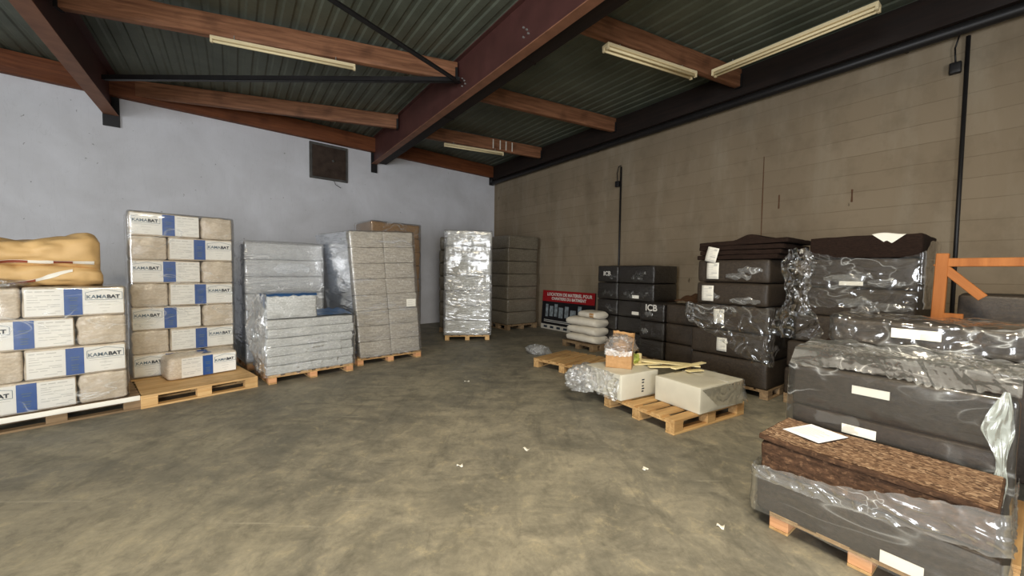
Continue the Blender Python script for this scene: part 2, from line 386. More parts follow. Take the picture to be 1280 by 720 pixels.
def wrap(label, P, a, x0, x1, y0, y1, z0, z1, mat, seed, amp=.02, fine=.018, ffreq=9, fn=None, nx=36, ny=22, nz=40, r=.03, group='clear film wraps', name='film_wrap'):
    W, D = x1 - x0, y1 - y0
    o = tag(link(name, rbox(W, D, z1 - z0, r, nx, ny, nz, amp * .5, 3, seed, 0, fn, False, fine * .4, ffreq), mat, None, (*fr(P, a, (x0 + x1) / 2, (y0 + y1) / 2), z0), (0, 0, R(a))), label, 'plastic film', group)
    return o
NA = -54.0
def ns(n, s): return fr((0, 0), NA, s, n)          # n = distance towards the right wall, s = along it
ORD = {1: 'topmost', 2: 'second from the top', 3: 'third from the top', 4: 'fourth from the top', 5: 'fifth from the top', 6: 'sixth from the top', 7: 'seventh from the top', 8: 'eighth from the top'}
def ordn(i, n):                                    # i counted from 0 at the bottom
    return 'bottom' if i == 0 else ORD[n - i]

# ------------------------------------------------------------------ pallets
def pallet(label, P, a, W, D, run='x', H=.144, mat='pallet_old', blk='pallet_block', nb=6, group='wooden pallets', gap=None, miss=()):
    """P = front-left corner, a = direction of the front edge"""
    cx, cy = fr(P, a, W / 2, D / 2)
    rz = R(a) if run == 'x' else R(a + 90)
    L, B = (W, D) if run == 'x' else (D, W)
    o = thing('wooden_pallet', label, 'pallet', (cx, cy, 0), rz, group)
    th = H * .15; hb = H - 3 * th
    bw = min(.145, B / nb * .86) if gap is None else gap
    for i in range(nb):
        if i in miss: continue
        y = -B / 2 + bw / 2 + (B - bw) * i / (nb - 1)
        link('deck_board', boxm(-L / 2, L / 2, y - bw / 2, y + bw / 2, H - th, H, .002), mat, o, rot=(0, 0, random.uniform(-.004, .004)))
    for x in (-L / 2 + .07, 0, L / 2 - .07):
        link('cross_board', boxm(x - .07, x + .07, -B / 2, B / 2, H - 2 * th, H - th - .0005, .002), mat, o)
        for y in (-B / 2 + .05, 0, B / 2 - .05):
            link('block', boxm(x - .07, x + .07, y - .049, y + .049, th, H - 2 * th - .0005, .004), blk, o)
    for y in (-B / 2 + .05, 0, B / 2 - .05):
        link('bottom_board', boxm(-L / 2, L / 2, y - .049, y + .049, 0, th - .0005, .002), mat, o)
    return o

# ------------------------------------------------------------------ the building
CORNER = (-.624, 12.94)
LA = 41.0
def wall(name, P, Q, z1, mat, th=.2):
    P = Vector(P); Q = Vector(Q); d = Q - P; a = math.atan2(d.y, d.x)
    me = boxm(0, d.length, 0, th, 0, z1, 0)
    o = link(name, me, mat, loc=(P.x, P.y, 0), rot=(0, 0, a)); o['kind'] = 'structure'; return o
ZC = 5.0
WL = fr(CORNER, LA, -15.5, 0)
WR = fr(CORNER, NA, 16.0, 0)
BK = (WL[0] + WR[0] - CORNER[0], WL[1] + WR[1] - CORNER[1])
wall('wall_left', WL, CORNER, ZC, 'wall_white')
wall('wall_right', CORNER, WR, ZC, 'wall_block')
# the two walls behind the camera, each with a wide goods door opening
def wall_open(name, P, Q, o0, o1, oz, mat):
    P = Vector(P); Q = Vector(Q); d = Q - P; a = math.atan2(d.y, d.x); L = d.length
    bm = bmesh.new(); box(bm, 0, o0, 0, .2, 0, ZC); box(bm, o1, L, 0, .2, 0, ZC); box(bm, o0, o1, 0, .2, oz, ZC)
    o = link(name, mesh(bm), mat, loc=(P.x, P.y, 0), rot=(0, 0, a)); o['kind'] = 'structure'; return P, a
DB, DBa = wall_open('wall_back', WR, BK, 7.6, 10.6, 3.4, 'wall_white')
DS, DSa = wall_open('wall_side', BK, WL, 3.9, 6.5, 3.4, 'wall_white')
fl = link('floor', boxm(-26, 26, -26, 26, -.2, 0, 0), 'floor'); fl['kind'] = 'structure'
# corrugated roof: ribs run parallel to the right wall
def roof_mesh():
    bm = bmesh.new(); per = .2; prof = [(0, 0), (.1, 0), (.125, .016), (.175, .016)]
    xs = []; n0 = -12
    while n0 < 8.2:
        for dx, dz in prof: xs.append((n0 + dx, ZC + dz))
        n0 += per
    A = [bm.verts.new((-17, n, z)) for n, z in xs]; B = [bm.verts.new((5, n, z)) for n, z in xs]
    A2 = [bm.verts.new((-17, n, z + .06)) for n, z in xs]; B2 = [bm.verts.new((5, n, z + .06)) for n, z in xs]
    for i in range(len(xs) - 1):
        bm.faces.new((A[i], A[i + 1], B[i + 1], B[i])); bm.faces.new((A2[i], B2[i], B2[i + 1], A2[i + 1]))
    return mesh(bm)
ce = link('ceiling', roof_mesh(), 'roof', rot=(0, 0, R(NA))); ce['kind'] = 'structure'

def ibeam(label, n, s0, s1, zb, zt, fw, plate):
    o = thing('steel_rafter', label, 'rafter', (*ns(n, (s0 + s1) / 2), zb), R(NA), 'steel roof rafters')
    L = (s1 - s0) / 2; h = zt - zb
    link('web', boxm(-L, L, -.006, .006, .012, h - .012, 0), 'oxide_steel', o)
    link('bottom_flange', boxm(-L, L, -fw / 2, fw / 2, 0, .014, .002), 'lit_flange', o)
    link('top_flange', boxm(-L, L, -fw / 2, fw / 2, h - .014, h, .002), 'oxide_steel', o)
    link('end_plate', boxm(-L - .0, -L + .02, -fw / 2 - .01, fw / 2 + .01, plate - zb, h, .002), 'black_steel', o)
    return o
# left wall hits plane n at s: solve
def s_at_leftwall(n):
    d = Vector((math.cos(R(LA)), math.sin(R(LA)))); N = Vector((math.cos(R(NA + 90)), math.sin(R(NA + 90)))); S = Vector((math.cos(R(NA)), math.sin(R(NA))))
    c = Vector(CORNER); t_ = (n - c.dot(N)) / d.dot(N); return (c + d * t_).dot(S)
r1 = ibeam('dark red steel rafter crossing the middle of the roof above the silver tower', 3.05, s_at_leftwall(3.05) + .02, 2.5, 4.34, ZC, .14, 4.12)
tk = thing('rafter_shade_strip', 'added black shade strip beside the middle rafter on its block wall side', 'shade strip', (*ns(3.25, (s_at_leftwall(3.05) + 2.5) / 2), 4.38), R(NA))  # added black bar, stands for the dark shade strip along this rafter
link('shade_bar', boxm(-(2.5 - s_at_leftwall(3.05)) / 2 + .03, (2.5 - s_at_leftwall(3.05)) / 2, -.12, .12, 0, .08, .006), 'shaded_timber', tk)
for k in range(5): link('added_shade_strap', boxm(-5 + 2.4 * k, -4.96 + 2.4 * k, -.125, .125, -.004, ZC - 4.38, .0), 'shaded_timber', tk)
r2 = ibeam('dark red steel rafter meeting the white wall above the box stacks', -1.75, s_at_leftwall(-1.75) + .02, 2.5, 4.3, ZC, .20, 4.1)
for o, ss in ((r1, (-5.62, -4.0)),):
    for s_ in ss:
        for dx, dz in ((0, 0), (.07, .06), (0, .12), (.1, .0)):
            bm = bmesh.new(); x_ = s_ - (s_at_leftwall(3.05) + 2.52) / 2 + dx
            tube(bm, (x_, -.004, .2 + dz), (x_, -.025, .2 + dz), .013, 8); link('bolt', mesh(bm), 'galvanised', o)

def purlin(label, p, q, zb=4.69, h=.29, w=.1, mat='stained_timber', hanger=True):
    p = Vector(p); q = Vector(q); d = q - p; L = d.length; c = (p + q) / 2
    o = thing('timber_purlin', label, 'purlin', (c.x, c.y, zb), math.atan2(d.y, d.x), 'timber purlins under the roof sheets')
    link('beam', rbox(L, w, h, .008, 30, 2, 4, .006, 3, random.random() * 9), mat, o)
    if hanger:
        for x in (-L / 2 + .02, L / 2 - .02):
            bm = bmesh.new(); box(bm, x - .02, x + .02, -w / 2 - .012, w / 2 + .012, -.012, .2, .002)
            link('hanger', mesh(bm), 'black_steel', o)
    return o
def clip_n(p, a, n0, n1):
    N = Vector((math.cos(R(NA + 90)), math.sin(R(NA + 90)))); d = Vector((math.cos(R(a)), math.sin(R(a)))); p = Vector(p)
    f = lambda n: p + d * ((n - p.dot(N)) / d.dot(N)); return f(n0), f(n1)
purlin('brown timber purlin in the left bay carrying the single strip light', *clip_n((-1.33, 6.3), 20, -1.68, 3.02), zb=4.66)
purlin('brown timber purlin in the left bay nearest the white wall', *clip_n((-2.66, 8.66), 18, -1.68, 3.02), zb=4.70)
purlin('brown timber purlin in the right bay between its two neighbours', *clip_n((-.63, 7.2), 27.5, 3.08, 6.92), zb=4.69)
purlin('brown timber purlin in the right bay with pale paint marks near the corner', *clip_n((-2.06, 9.25), 28, 3.08, 6.92), zb=4.69)
purlin('brown timber purlin in the right bay over the twin strip light', *clip_n((.82, 5.12), 26.5, 3.08, 6.92), zb=4.69)
pmark = [o for o in bpy.data.objects if o.get('label', '').startswith('brown timber purlin in the right bay with pale')][0]
for x in (.45, .65, .82, 1.0): link('paint_mark', boxm(x, x + .025, -.06, -.05, .03, .26, 0), 'paper', pmark)
# wall plates
def plate(name_label, a0, a1, off, zb, h, w, mat='dark_timber'):
    pass
o = thing('wall_plate_beam', 'long brown timber beam lying along the top of the white wall', 'beam', (*fr(CORNER, LA, -7.6, -.09), 4.63), R(LA))
link('timber', rbox(15.0, .14, .36, .01, 60, 2, 3, .008, 2, 3), 'dark_timber', o)
o = thing('wall_plate_beam', 'long dark timber beam lying along the top of the block wall', 'beam', (*fr(CORNER, NA, 7.9, -.1), 4.56), R(NA))
link('timber', rbox(15.6, .14, .43, .01, 60, 2, 3, .006, 2, 5), 'shaded_timber', o)
# pipe along the right wall
o = thing('wall_pipe', 'black pipe running below the roof along the whole block wall', 'pipe', (0, 0, 0))
p0 = fr(CORNER, NA, .02, -.16); p1 = fr(CORNER, NA, 15.8, -.16)
bm = bmesh.new(); tube(bm, (*p0, 4.46), (*p1, 4.46), .065, 14); link('pipe', mesh(bm, True), 'black_steel', o)
bm = bmesh.new(); tube(bm, (*fr(CORNER, NA, .06, -.16), 4.40), (*fr(CORNER, NA, .06, -.16), 4.66), .085, 14); link('elbow', mesh(bm, True), 'black_steel', o)
for k in range(5):
    bm = bmesh.new(); c = fr(CORNER, NA, 1.9 + 2.6 * k, -.08); tube(bm, (*fr(CORNER, NA, 1.9 + 2.6 * k, -.16), 4.46), (*fr(CORNER, NA, 1.9 + 2.6 * k, 0), 4.46), .02, 8)
    link('pipe_bracket', mesh(bm, True), 'black_steel', o)
# bracing bars
def brace(label, p, q, w=.07):
    p = Vector(p); q = Vector(q); d = q - p; c = (p + q) / 2
    o = thing('bracing_bar', label, 'brace', (c.x, c.y, c.z), math.atan2(d.y, d.x), 'roof bracing bars'); L = d.length
    link('angle_leg', boxm(-L / 2, L / 2, -w / 2, w / 2, 0, .008, 0), 'black_steel', o); link('angle_leg', boxm(-L / 2, L / 2, -w / 2, -w / 2 + .008, 0, w, 0), 'black_steel', o)
c0 = Vector(ns(2.96, -5.55))
brace('dark steel bracing bar crossing under the purlin towards the camera', (*c0, 4.53), (*(c0 + Vector((math.cos(R(-122.5)), math.sin(R(-122.5)))) * 6), 4.53))
br2 = clip_n(c0, 179.3, -1.64, 2.96)
brace('dark steel bracing bar running level between the two rafters', (*br2[0], 4.55), (*br2[1], 4.55))

wr = bpy.data.objects['wall_right']
def wall_mark(name, s_, z0, z1, w, mat, off=.004):
    x = s_ + 10.836
    o = link(name, rbox(w, .012, z1 - z0, min(w, .012) * .4, 3, 1, 8, w * .35, 9, z0), mat, wr, (x, -off, z0)); o['kind'] = 'structure'
wall_mark('wall_slot', -2.52, 2.62, 2.84, .022, 'brown_paper'); wall_mark('wall_slot', -1.62, 2.60, 2.78, .025, 'brown_paper')
wall_mark('wall_seam', -2.76, 1.9, 3.5, .012, 'brown_paper', .002)
# ceiling lamps
def strip_light(label, p, q, z, tubes=1):
    p = Vector(p); q = Vector(q); d = q - p; c = (p + q) / 2; L = d.length
    o = thing('strip_light', label, 'ceiling light', (c.x, c.y, z), math.atan2(d.y, d.x), 'strip lights under the roof')
    w = .05 if tubes == 1 else .13
    link('housing', boxm(-L / 2, L / 2, -w / 2, w / 2, .04, .085, .006), 'lamp_body', o)
    for k in range(tubes):
        y = 0 if tubes == 1 else (-.04 + .08 * k)
        bm = bmesh.new(); tube(bm, (-L / 2 + .03, y, .016), (L / 2 - .03, y, .016), .016, 12); link('tube', mesh(bm, True), 'tube_cream', o)
        for x in (-L / 2 + .015, L / 2 - .015): link('tube_holder', boxm(x - .015, x + .015, y - .02, y + .02, -.004, .045, .003), 'lamp_body', o)
    for x in (-L * .35, L * .35):
        bm = bmesh.new(); tube(bm, (x, 0, .08), (x, 0, ZC - z if tubes == 3 else .14), .006, 6); link('hanger_rod', mesh(bm), 'galvanised', o)
    return o
strip_light('single cream strip light under the left bay purlin', (-4.02, 5.19), (-2.38, 5.87), 4.53)
strip_light('twin cream strip light under the right bay purlin', (1.20, 5.25), (2.72, 5.96), 4.52, 2)
strip_light('long cream strip light hanging parallel to the block wall', ns(5.88, -3.02), ns(5.88, -1.18), 4.52, 2)
strip_light('small dim strip light under the purlin nearest the corner', (-1.66, 9.28), (-.26, 9.95), 4.52)

# wall vent
o = thing('wall_vent', 'rusty square vent panel high on the white wall', 'vent', (*fr(CORNER, LA, -5.18, -.02), 3.74), R(LA))
link('frame', boxm(-.44, .44, -.02, .02, 0, .86, .01), 'vent_frame', o)
link('panel', rbox(.76, .03, .74, .006, 12, 1, 12, .006, 6, 3, fn=lambda q: Vector((q.x, q.y - .03, q.z + .05))), 'vent_rust', o)
bm = bmesh.new(); tube(bm, (.08, -.05, .47), (.08, -.075, .47), .03, 12); link('knob', mesh(bm, True), 'vent_frame', o)
link('wire', ribbon([(.1, -.03, .0), (.14, -.04, -.09), (.26, -.03, -.15)], .006), 'black_steel', o)
# conduits on the right wall
def conduit(label, s, z0, z1, zs):
    o = thing('cable_conduit', label, 'conduit', (*ns(7.09 - .03, s), z0), R(NA), 'conduits on the block wall')
    bm = bmesh.new(); tube(bm, (0, 0, 0), (0, 0, z1 - z0), .02, 10); link('conduit_tube', mesh(bm, True), 'black_steel', o)
    link('switch_box', rbox(.1, .07, .13, .012, 3, 2, 3, 0, 1, 0, fn=lambda q: Vector((q.x - .09, q.y, q.z + zs - z0))), 'black_steel', o)
    link('cable', ribbon([(-.09, 0, zs - z0 + .12), (-.1, -.01, zs - z0 + .3), (-.07, 0, zs - z0 + .45), (0, 0, zs - z0 + .46)], .008), 'black_steel', o)
conduit('black cable conduit on the block wall behind the stack lettered ICB', -5.62, 0.0, 3.93, 3.5)
conduit('black cable conduit on the block wall behind the orange trestle', -.62, 0.0, 4.4, 4.0)

# ------------------------------------------------------------------ left side: labelled packs
LW, EW, PH, PD = .69, .35, .298, .68
def front_quad(x0, x1, z0, z1, y, n=8):
    return sheet(lambda u, v: (x0 + (x1 - x0) * u, y + .0008 * noise.noise(Vector((u * 5, v * 3, x0 * 9))), z0 + (z1 - z0) * v), n, 3, 0)
def label_set(parent, W, D, H, side):
    y = -D / 2 - .006
    link('printed_sleeve', front_quad(-W / 2 + .012, W / 2 - .012, .02, H - .02, y), 'label_white', parent)
    sg = 1 if side == 'right' else -1
    xb0, xb1 = sorted((sg * (-.125 * W), sg * (.055 * W)))
    b = link('blue_band', front_quad(xb0, xb1, .016, H - .016, y - .002), 'band_blue', parent)
    bm = bmesh.new()
    for k, (z, w) in enumerate(((.62, .5), (.54, .4), (.36, .45), (.28, .35), (.2, .4))):
        xc = (xb0 + xb1) / 2; hw = (xb1 - xb0) / 2 * w; box(bm, xc - hw, xc + hw, y - .0045, y - .004, H * z, H * z + .008)
    link('band_lettering', mesh(bm), M['ink_grey'], b)
    lx0, lx1 = sorted((sg * .085 * W, sg * .47 * W)); xc = (lx0 + lx1) / 2; hw = (lx1 - lx0) / 2
    z0, z1, zm = .55 * H, .80 * H, .90 * H
    pts = [(lx0, z0), (lx1, z0), (lx1, z1), (xc, zm), (lx0, z1), (lx0, z0)]
    bm = bmesh.new()
    for (ax, az), (bx, bz) in zip(pts, pts[1:]): tube(bm, (ax, y - .003, az), (bx, y - .003, bz), .0022, 4)
    link('logo_outline', mesh(bm), 'ink_grey', parent)
    s = hw * .39
    link('lettering', text('KAMA', s, 'RIGHT', bold=.0008), 'ink_grey', parent, (xc + hw * .12, y - .003, z0 + .095 * H), (PI / 2, 0, 0))
    link('lettering', text('BAT', s, 'LEFT', bold=.0022), 'ink_dark', parent, (xc + hw * .14, y - .003, z0 + .095 * H), (PI / 2, 0, 0))
    bm = bmesh.new()
    for z, f in ((.47, .9), (.36, .35), (.25, .28), (.14, .12)): box(bm, xc - hw * f, xc + hw * f, y - .003, y - .002, H * z, H * z + .004)
    tx0, tx1 = sorted((sg * -.46 * W, sg * -.16 * W))
    random.seed(3)
    for i, z in enumerate((.84, .72, .66, .58, .5, .42, .36, .28, .2, .14)):
        x = tx0
        while x < tx1 - .02:
            l = random.uniform(.02, .09); 
            if random.random() < .7: box(bm, x, min(tx1, x + l), y - .003, y - .002, H * z, H * z + (.005 if i else .008))
            x += l + .012
    link('small_lettering', mesh(bm), 'ink_faint', parent)
def make_long(side, D=PD):
    o = thing('insulation_pack', '', 'pack')
    link('bale', rbox(LW - .006, D, PH, .022, 14, 8, 5, .012, 7, 3 + len(side), .006, front_flat=True, fine=.004), 'hemp', o)
    label_set(o, LW - .006, D, PH, side); return o
def make_end():
    o = thing('insulation_pack', '', 'pack')
    link('bale', rbox(EW - .006, PD, PH, .03, 10, 10, 8, .016, 9, 11, .008, fine=.012, ffreq=14), 'hemp', o); return o
protos = {'R': make_long('right'), 'L': make_long('left'), 'E': make_end()}; used = set()
def place_pack(kind, P, a, x, z, label, group, dz=0):
    p = protos[kind]
    o = p if kind not in used else copy_tree(p); used.add(kind)
    W = EW if kind == 'E' else LW
    o.location = (*fr(P, a, x + W / 2, PD / 2 + random.uniform(-.003, .003)), z + .001)
    o.rotation_euler = (0, 0, R(a + random.uniform(-.25, .25)))
    tag(o, label, 'pack', group); return o
A0, AA = (-4.14, 4.13), 48.4
gA = 'hemp packs stacked at the far left'; words = {'R': 'labelled pack with blue band, logo right', 'L': 'labelled pack with blue band, logo left', 'E': 'plain beige pack end'}
nmz = ['bottom row', 'second row up', 'third row up', 'top row']
rowsA = [[('E', -.37), ('L', -1.07)], [('R', -.71), ('E', -1.07)], [('E', -.37), ('L', -1.07)], [('R', -.71), ('E', -1.07)]]
for i, row in enumerate(rowsA):
    for k, x in row:
        place_pack(k, A0, AA, x, .146 + i * .30, f'{words[k]}, {nmz[i]} under the beige sacks', gA)
pallet('weathered pallet with a pale film edge under the stack below the beige sacks', fr(A0, AA, -1.12, -.06), AA, 1.2, .8, 'x', .144, 'pallet_grey', 'pallet_grey')
o = thing('pallet_cover_sheet', 'thin white sheet edging the pallet under the beige sack stack', 'plastic sheet', (*fr(A0, AA, -.52, -.062), .1), R(AA))
link('sheet_edge', rbox(1.18, .012, .052, .004, 20, 1, 2, .003, 8, 2), 'paper', o)
B0, BA = (-4.72, 4.74), 47.0
gB = 'hemp packs in the tall column'
for i in range(7):
    row = [('L', 0.0), ('E', .70)] if i % 2 == 0 else [('E', 0.0), ('R', .36)]
    for k, x in row:
        place_pack(k, B0, BA, x, .146 + i * .30, f'{words[k]}, {ordn(i, 7)} in the tall seven-high stack', gB)
pallet('wooden pallet hidden behind the loose pack under the tall seven-high stack', fr(B0, BA, -.02, -.02), BA, 1.1, .8, 'x')
pallet('new pale wooden pallet with one loose labelled pack lying on it', (-4.03, 4.13), 50.0, 1.11, .8, 'x', .144, 'pallet_new', 'pallet_new', nb=6, gap=.132)
# loose pack with the band wrapped over its top
o = thing('insulation_pack', 'loose labelled pack with blue band over its top on new pallet', 'pack', (*fr((-4.2, 4.66), 53, .36, .19), .146), R(53), 'hemp packs on the new pallet')
link('bale', rbox(.74, .36, .29, .05, 16, 10, 8, .014, 6, 21, .012, front_flat=True, fine=.008), 'hemp', o)
label_set(o, .60, .36, .285, 'right')
for c in o.children:
    if c.name.split('.')[0] != 'bale': c.location.x += .055
link('blue_band_top', sheet(lambda u, v: (-.02 + .105 * u, -.15 + .27 * v, .297 + .003 * math.sin(v * 9)), 4, 8), 'band_blue', o)
wrap('thin clear film round the tall seven-high stack of labelled packs', B0, BA, -.02, 1.068, -.036, .70, .15, 2.256, 'thin_film', 91, .006, .01, 6)
wrap('thin clear film round the labelled packs under the beige sacks', A0, AA, -1.13, -.006, -.038, .71, .15, 1.352, 'thin_film', 93, .006, .012, 6)
tag(link('film_wad', clump(.42, .3, .09, 4, 5, .4, 1.8), 'hazy_film', None, (*fr(A0, AA, -.88, .12), 1.353), (0, 0, R(AA))), 'flattened clear film lying on the left packs before the beige sacks', 'plastic film', 'film wads')
# beige sacks -------------------------------------------------------
def sack(w, d, h, seed, sagfn, amp=.022, nu=70, nv=56, flat=.45):
    sd = Vector((seed * 3.1, seed, seed * 2.2))
    def surf(u, th, off=0):
        pr = max(.02, (1 - abs(2 * u - 1) ** 9)) ** .5
        zc = math.sin(th); yc = math.cos(th); zc = math.copysign(abs(zc) ** .75, zc); yc = math.copysign(abs(yc) ** .75, yc)
        k = (1 - .25 * (1 - pr))
        p = Vector((w * (u - .5), d / 2 * yc * k, h / 2 * zc * (pr if zc > 0 else .96)))
        n_ = Vector((0, yc, zc)).normalized()
        a = noise.noise(p * 5 + sd) * amp + (abs(noise.noise(Vector((p.x * 5, p.y * 5, p.z * 16)) + sd)) - .3) * amp * 2.2
        p += n_ * (a + off)
        p.z = h / 2 + (p.z if p.z > -h / 2 * .92 else -h / 2 * .92) + sagfn(u) * max(0, min(1, .5 + zc))
        return p
    bm = bmesh.new(); G = [[bm.verts.new(surf(i / nu, 2 * PI * j / nv)) for j in range(nv)] for i in range(nu + 1)]
    for i in range(nu):
        for j in range(nv): bm.faces.new((G[i][j], G[i + 1][j], G[i + 1][(j + 1) % nv], G[i][(j + 1) % nv]))
    bm.faces.new([G[0][j] for j in range(nv)]); bm.faces.new([G[nu][j] for j in range(nv)][::-1])
    return mesh(bm, True), surf
def stripe_on(surf, th0, th1, u0, u1, off, sl=0):
    return sheet(lambda u, v: surf(u0 + (u1 - u0) * u, th0 + (th1 - th0) * v + sl * (.5 - u0 - (u1 - u0) * u), off), 24, 3)
def big_sack(label, x, y, z, w, d, h, rz, seed, sag, th, sl=0, a0=.02, a1=.96):
    o = thing('fibre_sack', label, 'sack', (*fr(A0, AA, x, y), z), R(AA + rz), 'beige sacks on the far left stack')
    me, sf = sack(w, d, h, seed, sag); link('sack_body', me, 'sack_beige', o)
    st = link('white_stripe', stripe_on(sf, th - .1, th + .1, a0, a1, .006, sl), 'paper', o)
    for u0, u1 in ((.12, .26), (.42, .58), (.72, .83)):
        if u0 > a0 and u1 < a1: link('brown_mark', stripe_on(sf, th - .085, th + .085, u0, u1, .009, sl), 'stripe_brown', st)
    return o
big_sack('flatter beige sack with slanting stripe under the saddle-shaped sack', -.72, .37, 1.325, 1.08, .66, .26, 2, 2, lambda u: 0.0, PI + .45, 2.6, .36, .80)
big_sack('upper beige sack with raised right corner and brown and white stripe', -.76, .37, 1.50, 1.14, .64, .34, 0, 5, lambda u: .15 * max(0, (u - .55) / .45) ** 1.4 + .04 * max(0, (.3 - u) / .3) - .03, PI + .42)
# ------------------------------------------------------------------ left side: film wrapped board stacks
def board_stack(P, a, x0, W, D, z0, n, h, mat, label_fmt, group, name='board_pack', lean=0, twist=0, seed=0, amp=.008, r=.018, cols=1, bulge=.01, y0=0, backlean=0, fine=.004, jitter=.012, drift=None):
    rnd = random.Random(seed); out = []
    cw = W / cols
    me = [rbox(cw - .004, D, h - .004, r, 12, 8, 4, amp, 5, seed + k, bulge, fine=fine) for k in range(3)]
    for m in me: m.materials.append(M[mat])
    for i in range(n):
        for c in range(cols):
            z = z0 + i * h
            o = thing(name, label_fmt(i, c), 'pack', (*fr(P, a, x0 + cw * (c + .5) + lean * i / max(1, n - 1) + rnd.uniform(-jitter, jitter), y0 + D / 2 + rnd.uniform(-jitter, jitter)), z + .001), R(a + twist * i / max(1, n - 1) + rnd.uniform(-.6, .6)), group)
            link('wrapped_boards', me[(i + c) % 3], None, o); out.append(o)
    return out
# E: low grey stack in front
E0, EA = (-3.23, 5.06), 44.9
pallet('pallet with three block ends under the low grey stack', E0, EA, 1.13, .8, 'y', .12)
board_stack(E0, EA, -.01, 1.14, .8, .121, 6, .124, 'grey_board', lambda i, c: f'grey fibre board layer, {ordn(i, 6)} of the low stack with loose slab', 'boards in the low grey stack', 'fibre_board_layer', seed=3, r=.012, bulge=.008, amp=.012, fine=.012)
o = thing('fibre_slab_pack', 'loose speckled grey slab pack lying on top of the low stack', 'pack', (*fr(E0, EA, .32, .24), .872), R(EA - 3))
link('slab', rbox(.62, .42, .33, .025, 14, 8, 8, .012, 6, 9, .012, fine=.006), 'grey_board', o)
link('blue_cover', sheet(lambda u, v: (-.31 + .62 * u, max(-.228, -.235 + .44 * v), (.343 + .012 * noise.noise(Vector((u * 6, v * 4, 2)))) - (.03 + .03 * noise.noise(Vector((u * 9, 3, 1)))) * max(0, 1 - v * 9)), 18, 10), 'blue_sheet', o)
link('blue_cover_side', sheet(lambda u, v: (-.326 - .01 * noise.noise(Vector((u * 5, v * 5, 7))), -.2 + .4 * u, .335 - .2 * v * (1 - .5 * u)), 12, 8), 'blue_sheet', o)
o = tag(link('blue_plastic_sheet', sheet(lambda u, v: (.64 + .5 * u, .05 + .5 * v, .885 + .015 * noise.noise(Vector((u * 7, v * 5, 1))) + .05 * v), 20, 14), 'blue_sheet', None, (E0[0], E0[1], 0), (0, 0, R(EA))), 'crumpled blue plastic sheet lying over the low grey stack beside the slab', 'plastic sheet')
pE = [(-.03, .5), (-.03, -.01), (1.14, -.01), (1.14, .4)]
o = tag(link('film_wrap', skirt(pE, [(0, 1.22), (.27, .98), (.34, .86), (.8, .86), (1, .88)], [(0, .1), (1, .12)], .02, 4, 130, 40, .014, (16, 9)), 'glint_film', None, (E0[0], E0[1], 0), (0, 0, R(EA))), 'clear film stretched round the low grey stack', 'plastic film', 'clear film wraps')
def bunch(u, v):
    z = 1.2 - 1.05 * v; q = Vector((u * 5, v * 6, 3)); b = .12 * math.sin(PI * min(1, v * 1.1)) + .03
    return (-.02 - (b + .06 * noise.noise(q) + .03 * noise.noise(q * 2.7)) * math.sin(PI * u) ** .6, -.04 + .62 * u + .05 * noise.noise(q + Vector((9, 0, 0))), z + .04 * noise.noise(q * 1.5))
tag(link('loose_film', sheet(bunch, 40, 60), 'hazy_film', None, (E0[0], E0[1], 0), (0, 0, R(EA))), 'loose film hanging in folds down the left side of the low grey stack', 'plastic film', 'loose film drapes')
# D: film stack behind
D0 = fr(E0, EA, -.05, 1.02)
pallet('pallet hidden under the grey film-wrapped stack behind the low stack', D0, EA, 1.1, .8, 'y', .12)
board_stack(D0, EA, 0, 1.09, .8, .121, 7, .262, 'wrapped_board', lambda i, c: f'grey board pack, {ordn(i, 7)} in the wrapped stack behind the loose slab', 'packs in the grey stack behind', seed=8, bulge=.02, r=.03)
wrap('bluish film round the grey stack behind the low stack', D0, EA, -.025, 1.11, -.025, .825, .1, 1.98, 'silver_film', 5, .02, .03, 8)
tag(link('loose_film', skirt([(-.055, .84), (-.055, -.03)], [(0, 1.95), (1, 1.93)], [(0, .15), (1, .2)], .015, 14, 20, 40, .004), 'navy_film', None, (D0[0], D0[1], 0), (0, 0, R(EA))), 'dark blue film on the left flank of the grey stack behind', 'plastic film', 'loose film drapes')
# F: tall leaning stack
F0, FA = (-2.47, 6.12), 41.5
pallet('pallet with three block ends under the tall leaning stack', F0, FA, 1.13, 1.1, 'y', .12)
def leanfn(q):
    f = q.z / 2.1; b = (q.y + .58) / 1.16
    return Vector((q.x - .17 * f - .15 * f * b * (1 if q.x < 0 else .3), q.y, q.z + .05 * f * (q.x + .5)))
for i in range(8):
    for c in range(2):
        z = .122 + i * .255; x0 = .06 + .53 * c
        def fF(q, z=z, x0=x0):
            g_ = leanfn(Vector((q.x + x0 + .265 - .59, q.y, q.z + z))); return Vector((g_.x + .59 - x0 - .265, q.y, g_.z - z))
        o = thing('board_pack', f'beige board pack, {ordn(i, 8)}, {"left" if c == 0 else "right"} column of the leaning stack', 'pack', (*fr(F0, FA, x0 + .265, .56 + random.uniform(-.008, .008)), z), R(FA), 'packs in the tall leaning stack')
        link('wrapped_boards', rbox(.527, 1.12, .253, .014, 10, 12, 6, .010, 6, 300 + i * 2 + c, .004, fF, fine=.006), 'beige_board', o)
wrap('clear crinkled film round the tall leaning stack', F0, FA, .03, 1.15, -.02, 1.14, .1, 2.18, 'wrap_film', 7, .012, .02, 9, leanfn)
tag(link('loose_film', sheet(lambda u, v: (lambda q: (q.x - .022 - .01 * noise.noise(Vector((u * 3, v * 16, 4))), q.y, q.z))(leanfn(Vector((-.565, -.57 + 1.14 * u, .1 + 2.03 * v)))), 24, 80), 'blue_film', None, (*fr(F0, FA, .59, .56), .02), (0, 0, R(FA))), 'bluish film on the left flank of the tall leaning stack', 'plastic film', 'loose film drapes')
o = thing('delivery_label', 'small white paper label on the tall leaning stack', 'label', (*fr(F0, FA, .90, -.062), .93), R(FA))
